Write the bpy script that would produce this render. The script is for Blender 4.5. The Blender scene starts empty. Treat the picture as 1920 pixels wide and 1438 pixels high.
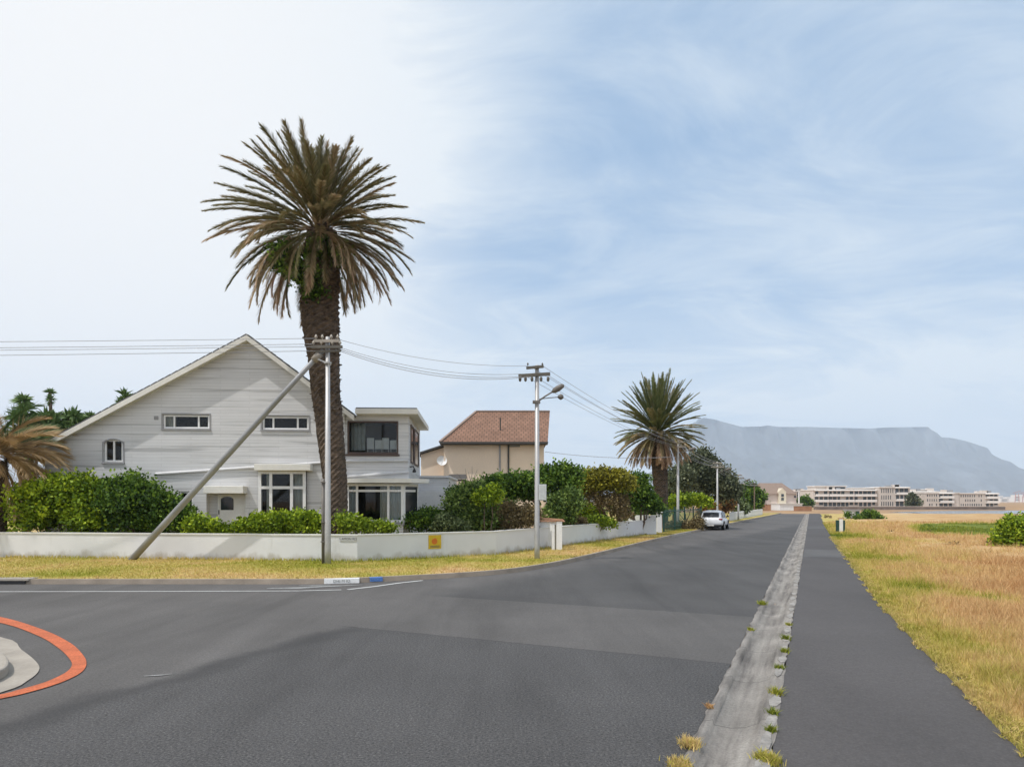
import bpy, math, random
import numpy as np
from mathutils import Vector, Matrix, noise
R = math.radians
random.seed(5)
scene = bpy.context.scene
col = scene.collection
F, HC, HY = 1280.0, 2.35, 940.0          # focal length in photo pixels, eye height, horizon row

def G(px, py, z=0.0):                      # a ground point seen at a pixel of the photo
    D = F*(HC-z)/(py-HY)
    return Vector(((px-960)/F*D, D, z))
def W(px, py, D):
    return Vector(((px-960)/F*D, D, HC+(HY-py)/F*D))

# ------------------------------------------------------------------ materials
def newmat(name):
    m = bpy.data.materials.new(name); m.use_nodes = True
    nt = m.node_tree; nt.nodes.clear()
    out = nt.nodes.new('ShaderNodeOutputMaterial')
    return m, nt, out
def N(nt, t, **kw):
    n = nt.nodes.new(t)
    for k, v in kw.items(): setattr(n, k, v)
    return n
def noisenode(nt, scale, detail=4, stretch=(1,1,1), rot=(0,0,0), rough=.55, dist=0):
    tc = N(nt, 'ShaderNodeTexCoord'); mp = N(nt, 'ShaderNodeMapping')
    mp.inputs['Scale'].default_value = stretch; mp.inputs['Rotation'].default_value = rot
    nt.links.new(tc.outputs['Object'], mp.inputs['Vector'])
    no = N(nt, 'ShaderNodeTexNoise'); no.inputs['Scale'].default_value = scale
    no.inputs['Detail'].default_value = detail; no.inputs['Roughness'].default_value = rough
    no.inputs['Distortion'].default_value = dist
    nt.links.new(mp.outputs['Vector'], no.inputs['Vector'])
    return no.outputs['Fac']
def ramp(nt, fac, stops):
    r = N(nt, 'ShaderNodeValToRGB'); e = r.color_ramp.elements
    while len(e) < len(stops): e.new(.5)
    for i, (p, c) in enumerate(stops):
        e[i].position = p; e[i].color = (c[0], c[1], c[2], 1) if hasattr(c, '__len__') else (c, c, c, 1)
    nt.links.new(fac, r.inputs['Fac']); return r.outputs['Color']
def mixc(nt, fac, a, b, mode='MIX'):
    m = N(nt, 'ShaderNodeMix', data_type='RGBA', blend_type=mode)
    for s, v in ((m.inputs[0], fac), (m.inputs[6], a), (m.inputs[7], b)):
        if isinstance(v, bpy.types.NodeSocket): nt.links.new(v, s)
        elif isinstance(v, (int, float)): s.default_value = v
        else: s.default_value = (v[0], v[1], v[2], 1)
    return m.outputs[2]
def bumpn(nt, h, strength, dist=.02):
    b = N(nt, 'ShaderNodeBump'); b.inputs['Strength'].default_value = strength; b.inputs['Distance'].default_value = dist
    nt.links.new(h, b.inputs['Height']); return b.outputs['Normal']
def prin(nt, out, color, rough=.7, metal=0, normal=None, spec=.5):
    p = N(nt, 'ShaderNodeBsdfPrincipled')
    if isinstance(color, bpy.types.NodeSocket): nt.links.new(color, p.inputs['Base Color'])
    else: p.inputs['Base Color'].default_value = (*color, 1)
    p.inputs['Roughness'].default_value = rough; p.inputs['Metallic'].default_value = metal
    p.inputs['Specular IOR Level'].default_value = spec
    if normal: nt.links.new(normal, p.inputs['Normal'])
    if out: nt.links.new(p.outputs[0], out.inputs['Surface'])
    return p
def M(name, c, rough=.75, var=.12, scale=2.5, bump=.2, bscale=30, metal=0, stretch=(1,1,1), spec=.4, fine=.06):
    m, nt, out = newmat(name)
    a = noisenode(nt, scale, 5, stretch)
    f = noisenode(nt, bscale, 3, stretch)
    lo = tuple(x*(1-var) for x in c); hi = tuple(min(1, x*(1+var)) for x in c)
    cc = ramp(nt, a, [(.3, lo), (.7, hi)])
    cc = mixc(nt, 1.0, cc, ramp(nt, f, [(.3, 1-fine*2), (.7, 1.0)]), 'MULTIPLY')
    prin(nt, out, cc, rough, metal, bumpn(nt, f, bump) if bump else None, spec)
    return m

def asphalt(name, c, streak=.18, grain=.35, gs=60):
    m, nt, out = newmat(name)
    st = noisenode(nt, .55, 4, (1.0, .16, 1), (0, 0, R(-22)), .5, .6)
    st2 = noisenode(nt, .25, 5, (1, 1, 1))
    g = noisenode(nt, gs, 2, (1, 1, 1), (0,0,0), .7)
    g2 = noisenode(nt, gs*.33, 2)
    base = ramp(nt, st, [(.32, tuple(x*(1-streak) for x in c)), (.6, c), (.8, tuple(x*(1+streak*.5) for x in c))])
    base = mixc(nt, 1.0, base, ramp(nt, st2, [(.35, .9), (.65, 1.08)]), 'MULTIPLY')
    base = mixc(nt, 1.0, base, ramp(nt, g, [(.35, 1-grain), (.55, 1.0), (.75, 1+grain*1.6)]), 'MULTIPLY')
    base = mixc(nt, 1.0, base, ramp(nt, g2, [(.35, 1-grain*.35), (.7, 1+grain*.35)]), 'MULTIPLY')
    prin(nt, out, base, .85, 0, bumpn(nt, g, .35, .008), .35)
    return m

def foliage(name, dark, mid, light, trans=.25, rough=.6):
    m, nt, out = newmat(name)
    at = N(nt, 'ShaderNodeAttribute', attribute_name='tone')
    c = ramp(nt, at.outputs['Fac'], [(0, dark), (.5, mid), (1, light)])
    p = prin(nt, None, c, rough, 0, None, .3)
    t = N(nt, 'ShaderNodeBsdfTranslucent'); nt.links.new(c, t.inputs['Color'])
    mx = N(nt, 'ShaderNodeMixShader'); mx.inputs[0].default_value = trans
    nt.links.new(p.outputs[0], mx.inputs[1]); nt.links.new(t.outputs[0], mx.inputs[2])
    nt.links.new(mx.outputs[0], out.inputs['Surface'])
    return m

def glass(name, tint=(.8,.85,.85), t=.72):
    m, nt, out = newmat(name)
    tr = N(nt, 'ShaderNodeBsdfTransparent'); tr.inputs[0].default_value = (*tint, 1)
    gl = N(nt, 'ShaderNodeBsdfGlossy'); gl.inputs['Roughness'].default_value = .03
    fr = N(nt, 'ShaderNodeFresnel'); fr.inputs[0].default_value = 1.5
    mx = N(nt, 'ShaderNodeMixShader'); nt.links.new(fr.outputs[0], mx.inputs[0])
    nt.links.new(tr.outputs[0], mx.inputs[1]); nt.links.new(gl.outputs[0], mx.inputs[2])
    nt.links.new(mx.outputs[0], out.inputs['Surface'])
    return m

def siding(name, c):
    m, nt, out = newmat(name)
    tc = N(nt, 'ShaderNodeTexCoord'); mp = N(nt, 'ShaderNodeMapping')
    mp.inputs['Rotation'].default_value = (R(90), 0, 0)
    nt.links.new(tc.outputs['Object'], mp.inputs['Vector'])
    br = N(nt, 'ShaderNodeTexBrick'); nt.links.new(mp.outputs[0], br.inputs['Vector'])
    br.inputs['Scale'].default_value = 1; br.inputs['Brick Width'].default_value = 2.6
    br.inputs['Row Height'].default_value = .135; br.inputs['Mortar Size'].default_value = .010
    br.inputs['Mortar Smooth'].default_value = .6
    br.inputs['Color1'].default_value = (.93,)*3+(1,); br.inputs['Color2'].default_value = (1,)*3+(1,)
    br.inputs['Mortar'].default_value = (.76,)*3+(1,)
    ln = noisenode(nt, 1.0, 3, (.16, .16, 7.0), (0,0,0), .6)
    lines = ramp(nt, ln, [(.38, .72), (.46, 1.0), (.62, 1.0), (.7, 1.06)])
    bl = noisenode(nt, .5, 4)
    cc = mixc(nt, 1.0, br.outputs['Color'], c, 'MULTIPLY')
    cc = mixc(nt, 1.0, cc, lines, 'MULTIPLY')
    cc = mixc(nt, 1.0, cc, ramp(nt, bl, [(.3, .94), (.7, 1.03)]), 'MULTIPLY')
    prin(nt, out, cc, .6, 0, bumpn(nt, lines, .35, .03), .35)
    return m

def tiles(name, c1, c2, c3):
    m, nt, out = newmat(name)
    at = N(nt, 'ShaderNodeUVMap')
    br = N(nt, 'ShaderNodeTexBrick'); nt.links.new(at.outputs[0], br.inputs['Vector'])
    br.inputs['Scale'].default_value = 1; br.inputs['Brick Width'].default_value = .33
    br.inputs['Row Height'].default_value = .36; br.inputs['Mortar Size'].default_value = .03
    br.inputs['Mortar Smooth'].default_value = .3
    br.inputs['Color1'].default_value = (*c1,1); br.inputs['Color2'].default_value = (*c2,1); br.inputs['Mortar'].default_value = (*c3,1)
    nn = noisenode(nt, 1.2, 4)
    cc = mixc(nt, 1.0, br.outputs['Color'], ramp(nt, nn, [(.3, .85), (.7, 1.12)]), 'MULTIPLY')
    prin(nt, out, cc, .75, 0, bumpn(nt, br.outputs['Fac'], -.5, .03), .3)
    return m

def fieldmat(name):
    m, nt, out = newmat(name)
    at = N(nt, 'ShaderNodeAttribute', attribute_name='tone')
    c = ramp(nt, at.outputs['Fac'], [(0, (.50,.27,.115)), (.3, (.70,.48,.24)), (.5, (.60,.48,.15)), (.72, (.33,.34,.035)), (1, (.07,.14,.03))])
    n1 = noisenode(nt, 14, 4, (1,1,1), (0,0,0), .7)
    c = mixc(nt, 1.0, c, ramp(nt, n1, [(.3, .62), (.7, 1.2)]), 'MULTIPLY')
    p = prin(nt, None, c, .8, 0, None, .15)
    t = N(nt, 'ShaderNodeBsdfTranslucent'); nt.links.new(c, t.inputs['Color'])
    mx = N(nt, 'ShaderNodeMixShader'); mx.inputs[0].default_value = .2
    nt.links.new(p.outputs[0], mx.inputs[1]); nt.links.new(t.outputs[0], mx.inputs[2])
    nt.links.new(mx.outputs[0], out.inputs['Surface'])
    return m

m_asph = asphalt('asphalt_pale', (.108,.106,.106), .12, .16)
m_asph_near = asphalt('asphalt_coarse', (.073,.073,.075), .22, .5, 45)
m_asph_far = asphalt('asphalt_dark', (.079,.079,.081), .15, .2)
m_seam = asphalt('asphalt_seam', (.045,.045,.047), .2, .3)
m_pave = asphalt('pavement_asphalt', (.086,.079,.077), .1, .18, 50)
m_pavel = asphalt('pavement_patch', (.105,.101,.099), .1, .15, 50)
m_conc = M('kerb_concrete', (.36,.32,.27), .85, .2, 1.5, .4, 25)
m_kerb = M('kerb_brownish', (.30,.25,.20), .85, .2, 1.5, .4, 25)
m_drain = M('drain_concrete', (.30,.275,.25), .9, .35, 1.8, .5, 16, fine=.14)
def drainmat():
    m, nt, out = newmat('drain_channel')
    tc = N(nt, 'ShaderNodeTexCoord'); sx = N(nt, 'ShaderNodeSeparateXYZ'); nt.links.new(tc.outputs['Object'], sx.inputs[0])
    def mt(op, p, q):
        k = N(nt, 'ShaderNodeMath', operation=op)
        for s_, v in ((k.inputs[0], p), (k.inputs[1], q)):
            if isinstance(v, bpy.types.NodeSocket): nt.links.new(v, s_)
            else: s_.default_value = v
        return k.outputs[0]
    u = mt('MULTIPLY', mt('SUBTRACT', sx.outputs['X'], mt('MULTIPLY', sx.outputs['Y'], 561/1280)), 6.5)
    v = mt('MULTIPLY', sx.outputs['Y'], .55)
    cb = N(nt, 'ShaderNodeCombineXYZ'); nt.links.new(u, cb.inputs[0]); nt.links.new(v, cb.inputs[1])
    no = N(nt, 'ShaderNodeTexNoise'); nt.links.new(cb.outputs[0], no.inputs['Vector']); no.inputs['Scale'].default_value = 1.0; no.inputs['Detail'].default_value = 6; no.inputs['Roughness'].default_value = .62
    a = no.outputs['Fac']; b_ = noisenode(nt, 1.1, 5, (1,1,1)); f = noisenode(nt, 30, 4, (1,1,1), (0,0,0), .8)
    c = ramp(nt, a, [(.30, (.13,.118,.108)), (.46, (.25,.228,.205)), (.7, (.36,.335,.30))])
    c = mixc(nt, 1.0, c, ramp(nt, b_, [(.35, .78), (.65, 1.12)]), 'MULTIPLY')
    c = mixc(nt, 1.0, c, ramp(nt, f, [(.3, .72), (.7, 1.15)]), 'MULTIPLY')
    jt = mt('FRACT', mt('MULTIPLY', sx.outputs['Y'], .55), 0.0)      # cast joints
    c = mixc(nt, 1.0, c, ramp(nt, jt, [(.0, .45), (.018, 1.0)]), 'MULTIPLY')
    prin(nt, out, c, .9, 0, bumpn(nt, f, .6, .02), .3)
    return m
m_drain = drainmat()
m_stone = M('rubble_stone', (.31,.29,.265), .9, .25, 5, .6, 20, fine=.12)
m_wpaint = M('road_paint', (.62,.62,.60), .7, .15, 6, .1, 40, fine=.15)
m_wworn = M('road_paint_worn', (.34,.34,.33), .8, .3, 5, .1, 40, fine=.2)
m_orange = M('orange_paint', (.62,.155,.06), .75, .2, 3, .2, 45, fine=.22)
m_wall = M('painted_plaster', (.67,.67,.68), .75, .08, .7, .15, 12, fine=.05)
def dirtywall(name, c):
    """plaster with splashed dirt of uneven height at its foot and a few run marks"""
    m, nt, out = newmat(name)
    a = noisenode(nt, .7, 5); f = noisenode(nt, 12, 3); dn = noisenode(nt, 2.2, 6, (1,1,.5), (0,0,0), .65); run = noisenode(nt, 3.0, 4, (1,1,.10), (0,0,0), .6)
    cc = ramp(nt, a, [(.3, tuple(x*.93 for x in c)), (.7, tuple(x*1.05 for x in c))])
    tc = N(nt, 'ShaderNodeTexCoord'); sx = N(nt, 'ShaderNodeSeparateXYZ'); nt.links.new(tc.outputs['Object'], sx.inputs[0])
    mr = N(nt, 'ShaderNodeMapRange'); nt.links.new(sx.outputs['Z'], mr.inputs[0])
    for i, w in enumerate((0, .55, .55, -.1)): mr.inputs[1+i].default_value = w
    ad = N(nt, 'ShaderNodeMath', operation='ADD'); nt.links.new(mr.outputs[0], ad.inputs[0]); nt.links.new(dn, ad.inputs[1])
    k = ramp(nt, ad.outputs[0], [(.72, 0.0), (.95, .6)])
    cc = mixc(nt, k, cc, (.34,.30,.24))
    cc = mixc(nt, ramp(nt, run, [(.62, 0.0), (.74, .28)]), cc, (.40,.39,.36))
    prin(nt, out, cc, .8, 0, bumpn(nt, f, .2), .35)
    return m
m_wallst = dirtywall('street_wall_plaster', (.68,.68,.69))
m_cap = M('wall_capping', (.72,.71,.67), .75, .06, 2, .1, 20)
m_side = siding('painted_siding', (.66,.66,.665))
m_cream = M('cream_trim', (.78,.76,.70), .6, .06, 2, .05, 20)
m_white = M('white_trim', (.80,.80,.79), .5, .05, 2, .05, 20)
m_brownfr = M('brown_frame', (.10,.07,.06), .5, .1, 3, .05, 20)
m_greyfr = M('grey_surround', (.33,.33,.34), .7, .08, 3, .05, 20)
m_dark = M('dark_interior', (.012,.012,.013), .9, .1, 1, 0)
m_curt = M('curtain_cloth', (.50,.48,.42), .9, .08, 5, .1, 20)
m_curtw = M('pale_cloth', (.55,.57,.57), .9, .08, 5, .1, 20)
m_glass = glass('window_glass')
m_dglass = M('dark_glass', (.02,.024,.03), .12, .1, 1, 0, spec=.6)
m_roofd = M('roof_slate', (.10,.10,.105), .8, .15, 2, .2, 15)
m_pole = M('galvanised_steel', (.47,.46,.45), .45, .1, 1.5, .05, 30, metal=.35)
m_pole2 = M('grey_steel', (.30,.305,.31), .5, .12, 1.2, .05, 30, metal=.2)
m_poled = M('weathered_steel', (.17,.155,.14), .6, .15, 2, .1, 30, metal=.2)
m_woodarm = M('crossarm_timber', (.13,.12,.10), .8, .2, 3, .3, 15)
m_ceram = M('insulator', (.42,.38,.32), .35, .1, 3, 0)
m_cable = M('cable', (.36,.37,.40), .6, .05, 3, 0)
m_beige = M('beige_plaster', (.84,.68,.53), .8, .05, .6, .1, 10, fine=.03)
m_tile = tiles('red_brown_tiles', (.21,.115,.075), (.27,.15,.10), (.10,.06,.04))
m_tileb = M('brown_tiles', (.26,.19,.15), .8, .1, 3, .2, 8)
m_gutter = M('gutter', (.07,.065,.06), .6, .1, 3, .05, 20)
m_trunk = M('palm_bark', (.13,.095,.07), .95, .5, 3.0, .8, 9, stretch=(1,1,2.2), fine=.25)
m_bark = M('shrub_bark', (.14,.10,.07), .9, .3, 5, .5, 15)
m_grn = M('green_paint', (.02,.10,.08), .5, .15, 2, .05, 20)
m_grnd = M('dark_green_paint', (.015,.06,.048), .5, .15, 2, .05, 20)
m_car = M('car_paint', (.78,.79,.81), .25, .02, 1, 0, spec=.6, fine=0)
m_black = M('black_plastic', (.02,.02,.022), .5, .1, 3, 0)
m_rubber = M('tyre_rubber', (.018,.018,.018), .8, .1, 3, .1, 30)
m_rim = M('alloy_rim', (.45,.46,.48), .35, .05, 3, 0, metal=.7)
m_red = M('tail_light_red', (.25,.02,.025), .25, .1, 3, 0)
m_yel = M('yellow_sign', (.62,.42,.02), .5, .08, 6, 0)
m_or2 = M('orange_mark', (.62,.17,.02), .6, .05, 6, 0)
m_letter = M('dark_lettering', (.10,.10,.10), .6, .05, 6, 0)
m_lett2 = M('grey_lettering', (.26,.27,.25), .6, .05, 6, 0)
m_blue = M('blue_paint', (.10,.22,.52), .7, .2, 8, 0, fine=.15)
m_apt = M('apartment_plaster', (.63,.565,.51), .8, .08, .2, 0)
m_apt2 = M('apartment_slab', (.84,.80,.76), .8, .05, .2, 0)
m_aptw = M('apartment_glass', (.07,.085,.10), .25, .3, .3, 0)
m_brick = M('brick_wall', (.36,.19,.11), .85, .2, 1, .2, 8)
m_rwall = M('retaining_stone', (.26,.22,.20), .9, .25, .5, .2, 3)
m_field = fieldmat('field_grass')
m_leafy = foliage('leaves_yellowgreen', (.04,.07,.008), (.19,.28,.018), (.40,.48,.03))
m_leafb = foliage('leaves_bright', (.03,.06,.006), (.19,.29,.014), (.50,.60,.035))
m_leafd = foliage('leaves_deep', (.010,.028,.005), (.065,.135,.018), (.24,.36,.04))
m_leafg = foliage('leaves_greygreen', (.02,.032,.014), (.12,.16,.06), (.34,.40,.18))
m_leafm = foliage('leaves_olive', (.05,.05,.01), (.22,.21,.025), (.48,.43,.04))
m_leafbr = foliage('leaves_brownish', (.06,.045,.025), (.20,.15,.07), (.34,.27,.12))
m_leafmid = foliage('leaves_mid', (.015,.032,.008), (.10,.165,.035), (.32,.42,.10))
m_leafor = foliage('leaves_orange', (.08,.06,.02), (.28,.14,.04), (.46,.25,.09))
m_leafc = foliage('leaves_conifer', (.025,.035,.02), (.10,.12,.065), (.23,.25,.14))
m_frond = foliage('palm_frond', (.035,.05,.018), (.20,.18,.075), (.66,.46,.32), .2)
m_frond2 = foliage('palm_frond_green', (.03,.06,.02), (.15,.17,.05), (.52,.40,.24), .2)
m_frondd = foliage('dry_frond', (.10,.10,.03), (.40,.28,.14), (.68,.50,.29), .25)
m_yucca = foliage('yucca_leaves', (.04,.08,.03), (.13,.22,.075), (.32,.42,.17), .2)

# ------------------------------------------------------------------ mesh helpers
XF = {}
class MB:
    def __init__(s): s.v = []; s.f = []; s.uv = None
    def add(s, vs, fs):
        o = len(s.v); s.v += [tuple(v) for v in vs]; s.f += [tuple(o+i for i in f) for f in fs]; return s
    def box(s, x0, x1, y0, y1, z0, z1):
        if x0 > x1: x0, x1 = x1, x0
        if y0 > y1: y0, y1 = y1, y0
        if z0 > z1: z0, z1 = z1, z0
        return s.add([(x0,y0,z0),(x1,y0,z0),(x1,y1,z0),(x0,y1,z0),(x0,y0,z1),(x1,y0,z1),(x1,y1,z1),(x0,y1,z1)],
                     [(0,3,2,1),(4,5,6,7),(0,1,5,4),(1,2,6,5),(2,3,7,6),(3,0,4,7)])
    def quad(s, a, b, c, d): return s.add([a,b,c,d], [(0,1,2,3)])
    def prism(s, poly, z0, z1, top=None):
        n = len(poly)
        zt = top if top else [z1]*n
        vs = [(p[0], p[1], z0) for p in poly]+[(p[0], p[1], zt[i]) for i, p in enumerate(poly)]
        return s.add(vs, [tuple(range(n-1,-1,-1)), tuple(range(n, 2*n))]+[(i,(i+1)%n,n+(i+1)%n,n+i) for i in range(n)])
    def beam(s, a, b, w, h, up=(0,0,1)):
        a = Vector(a); b = Vector(b); t = (b-a).normalized(); sd = t.cross(Vector(up))
        if sd.length < 1e-4: sd = t.cross(Vector((0,1,0)))
        sd.normalize(); u = sd.cross(t).normalized()
        vs = []
        for p in (a, b):
            for i, j in ((-1,-1),(1,-1),(1,1),(-1,1)): vs.append(p+sd*w/2*i+u*h/2*j)
        return s.add(vs, [(0,1,2,3),(7,6,5,4),(0,4,5,1),(1,5,6,2),(2,6,7,3),(3,7,4,0)])
    def tube(s, pts, rs, n=10, cap=True):
        pts = [Vector(p) for p in pts]
        if not hasattr(rs, '__len__'): rs = [rs]*len(pts)
        vs = []; fs = []
        prev = None
        for i, p in enumerate(pts):
            t = (pts[min(i+1,len(pts)-1)]-pts[max(i-1,0)]).normalized()
            ref = Vector((0,0,1)) if abs(t.z) < .9 else Vector((1,0,0))
            a = t.cross(ref).normalized()
            if prev is not None:
                a = (prev - t*prev.dot(t)).normalized()
            prev = a; b = t.cross(a)
            for k in range(n):
                th = 2*math.pi*k/n; vs.append(p+(a*math.cos(th)+b*math.sin(th))*rs[i])
        for i in range(len(pts)-1):
            for k in range(n):
                fs.append((i*n+k, i*n+(k+1)%n, (i+1)*n+(k+1)%n, (i+1)*n+k))
        if cap: fs.append(tuple(range(n-1,-1,-1))); fs.append(tuple((len(pts)-1)*n+k for k in range(n)))
        return s.add(vs, fs)
    def disc(s, c, ax, r, th, n=20):
        ax = Vector(ax).normalized(); c = Vector(c)
        return s.tube([c-ax*th/2, c+ax*th/2], r, n)
    def build(s, name, mat, parent=None, smooth=False, local=False, bevel=0):
        me = bpy.data.meshes.new(name)
        vs = s.v
        root = parent
        while root is not None and root.parent is not None: root = root.parent
        if root is not None and not local and root.name in XF:
            inv = XF[root.name]; vs = [tuple(inv @ Vector(v)) for v in vs]
        me.from_pydata(vs, [], s.f)
        if s.uv:
            uvl = me.uv_layers.new(name='UVMap')
            for i, uv in enumerate(s.uv): uvl.data[i].uv = uv
        me.materials.append(mat)
        if smooth: me.polygons.foreach_set('use_smooth', [True]*len(me.polygons))
        me.update()
        o = bpy.data.objects.new(name, me); col.objects.link(o)
        if parent is not None: o.parent = parent
        if bevel:
            b = o.modifiers.new('bevel', 'BEVEL'); b.width = bevel; b.segments = 2; b.limit_method = 'ANGLE'
        return o

def npmesh(name, verts, faces, mat, parent=None, tone=None, org=None):
    """verts (n,3), faces (m,k) arrays, tone per vertex"""
    verts = np.asarray(verts, dtype=np.float32); faces = np.asarray(faces, dtype=np.int32)
    root = parent
    while root is not None and root.parent is not None: root = root.parent
    if root is not None and root.name in XF:
        m = np.array(XF[root.name]); verts = verts @ m[:3,:3].T.astype(np.float32) + m[:3,3].astype(np.float32)
    me = bpy.data.meshes.new(name); k = faces.shape[1]
    me.vertices.add(len(verts)); me.vertices.foreach_set('co', verts.ravel())
    me.loops.add(faces.size); me.loops.foreach_set('vertex_index', faces.ravel())
    me.polygons.add(len(faces)); me.polygons.foreach_set('loop_start', np.arange(len(faces), dtype=np.int32)*k)
    me.materials.append(mat)
    me.update(calc_edges=True)
    if tone is not None:
        a = me.attributes.new('tone', 'FLOAT', 'POINT'); a.data.foreach_set('value', np.clip(np.asarray(tone, dtype=np.float32), 0, 1))
    o = bpy.data.objects.new(name, me); col.objects.link(o)
    if parent is not None: o.parent = parent
    return o

def thing(name, label, cat, loc=(0,0,0), rz=0, group=None):
    o = bpy.data.objects.new(name, None); col.objects.link(o)
    o.empty_display_size = .3
    o.location = loc; o.rotation_euler = (0,0,rz)
    XF[o.name] = (Matrix.Translation(Vector(loc)) @ Matrix.Rotation(rz, 4, 'Z')).inverted()
    return tag(o, label, cat, group)
def tag(o, label, cat, group=None):
    o['label'] = label; o['category'] = cat
    if group: o['group'] = group
    return o
def struct(o, kind='structure', label=None):
    o['kind'] = kind
    if label: o['label'] = label
    return o

# ------------------------------------------------------------------ setting: ground, road, verge, pavement, field
TAN = (1521-960)/F
big = 9800
gb = MB(); gb.quad((-big,-big,-.08),(big,-big,-.08),(big,big,-.08),(-big,big,-.08))
m_ground = M('far_ground', (.40,.25,.13), .95, .4, .09, .2, 3, fine=.15)
struct(gb.build('ground', m_ground))

kerb_px = [(0,1095),(300,1095),(560,1095),(640,1093.5),(740,1089),(850,1083),(950,1075),(1030,1063),(1090,1050),(1150,1035),(1210,1019.5),(1270,1005),(1310,996.5),(1400,976.5),(1440,968.5),(1465,963)]
kerb = [Vector((-60,19.55,0)), Vector((-30,19.5,0))]+[G(*p) for p in kerb_px]
def smoothline(pts, sub=5):
    out = []
    for i in range(len(pts)-1):
        p0 = pts[max(i-1,0)]; p1 = pts[i]; p2 = pts[i+1]; p3 = pts[min(i+2,len(pts)-1)]
        for k in range(sub):
            t = k/sub
            out.append(.5*((2*p1)+(-p0+p2)*t+(2*p0-5*p1+4*p2-p3)*t*t+(-p0+3*p1-3*p2+p3)*t*t*t))
    out.append(pts[-1].copy()); return out
kerb = smoothline(kerb)
yend = kerb[-1].y
def edgeX(a, y): return a+TAN*y
A_DL, A_PV = -1.16, -.36
# base road
def road_material():
    """three tarmac mixes laid at different times, meeting along soft worn joints"""
    m, nt, out = newmat('road_tarmac')
    tc = N(nt, 'ShaderNodeTexCoord')
    def mth(op, a, b=0.0, clamp=False):
        q = N(nt, 'ShaderNodeMath', operation=op); q.use_clamp = clamp
        for s_, v in ((q.inputs[0], a), (q.inputs[1], b)):
            if isinstance(v, bpy.types.NodeSocket): nt.links.new(v, s_)
            else: s_.default_value = v
        return q.outputs[0]
    wob = noisenode(nt, .9, 5, (1,1,1), (0,0,0), .6)
    wob2 = noisenode(nt, 9, 3)
    def side(p, q, amp):
        d = (q-p); d.z = 0; d.normalize(); n_ = Vector((-d.y, d.x, 0))
        v = N(nt, 'ShaderNodeVectorMath', operation='DOT_PRODUCT'); nt.links.new(tc.outputs['Object'], v.inputs[0]); v.inputs[1].default_value = n_
        k = mth('SUBTRACT', v.outputs['Value'], n_.dot(p))
        k = mth('ADD', k, mth('MULTIPLY', mth('SUBTRACT', wob, .5), amp))
        return mth('ADD', k, mth('MULTIPLY', mth('SUBTRACT', wob2, .5), .12))
    def mr(v, a, b, c, d):
        q = N(nt, 'ShaderNodeMapRange', interpolation_type='SMOOTHSTEP'); nt.links.new(v, q.inputs[0])
        for i, w in enumerate((a,b,c,d)): q.inputs[1+i].default_value = w
        return q.outputs[0]
    dA = side(G(0,1352), G(640,1174), .9)      # soft left edge of the coarse surface
    dB = side(G(640,1173), G(1386,1246), .12)  # crisp joint towards the drain
    dC = side(G(905,1123), G(1424,1157), .10)  # joint to the street beyond
    near_ = mth('MULTIPLY', mr(dA, .25, -.55, 0, 1), mr(dB, .05, -.06, 0, 1))
    far_ = mth('MULTIPLY', mr(dC, -.04, .06, 0, 1), mr(side(G(700,1140), G(1090,1064), 1.2), .9, -.6, 0, 1))
    st = noisenode(nt, .8, 5, (1, .14, 1), (0,0,R(-58)), .6, .5)
    st2 = noisenode(nt, .5, 5, (1, .12, 1), (0,0,R(24)), .6, .5)
    big = noisenode(nt, .35, 6, (1,1,1), (0,0,0), .6)
    g1 = noisenode(nt, 38, 4, (1,1,1), (0,0,0), .9)
    g2 = noisenode(nt, 17, 4, (1,1,1), (0,0,0), .7)
    sp_ = noisenode(nt, 30, 1)
    pale = ramp(nt, g1, [(.34, (.070,.065,.062)), (.52, (.112,.105,.100)), (.72, (.165,.155,.147))])
    dark = ramp(nt, g1, [(.36, (.018,.018,.019)), (.50, (.076,.073,.072)), (.60, (.120,.114,.110)), (.72, (.26,.25,.245))])
    fard = ramp(nt, g1, [(.35, (.052,.050,.049)), (.65, (.104,.099,.096))])
    c = mixc(nt, near_, pale, dark); c = mixc(nt, far_, c, fard)
    c = mixc(nt, 1.0, c, ramp(nt, st, [(.34, .84), (.5, 1.0), (.68, 1.10)]), 'MULTIPLY')
    c = mixc(nt, 1.0, c, ramp(nt, st2, [(.36, .90), (.5, 1.0), (.7, 1.06)]), 'MULTIPLY')
    c = mixc(nt, 1.0, c, ramp(nt, big, [(.35, .90), (.65, 1.10)]), 'MULTIPLY')
    c = mixc(nt, 1.0, c, ramp(nt, g2, [(.35, .88), (.7, 1.12)]), 'MULTIPLY')
    # bitumen edge along the joints, tyre scrub along the soft edge
    jb = mr(mth('ABSOLUTE', dB), .0, .05, .55, 0); jb = mth('MULTIPLY', jb, mr(dA, .3, -.2, 0, 1))
    jc = mr(mth('ABSOLUTE', dC), .0, .04, .4, 0); jc = mth('MULTIPLY', jc, far_)
    ja = mth('MULTIPLY', mr(mth('ABSOLUTE', mth('ADD', dA, .25)), 0, .45, .55, 0), mr(dB, .1, -.2, 0, 1))
    c = mixc(nt, mth('ADD', mth('ADD', jb, jc), ja, True), c, (.038,.037,.037))
    # stray light chippings
    c = mixc(nt, mr(sp_, .80, .86, 0, .6), c, (.34,.32,.30))
    prin(nt, out, c, .85, 0, bumpn(nt, g1, .5, .01), .3)
    return m
rp = MB()
poly = [(p.x, p.y, 0) for p in kerb]+[(edgeX(A_DL, yend), yend, 0), (edgeX(A_DL, -20), -20, 0), (-60, -20, 0)]
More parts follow.
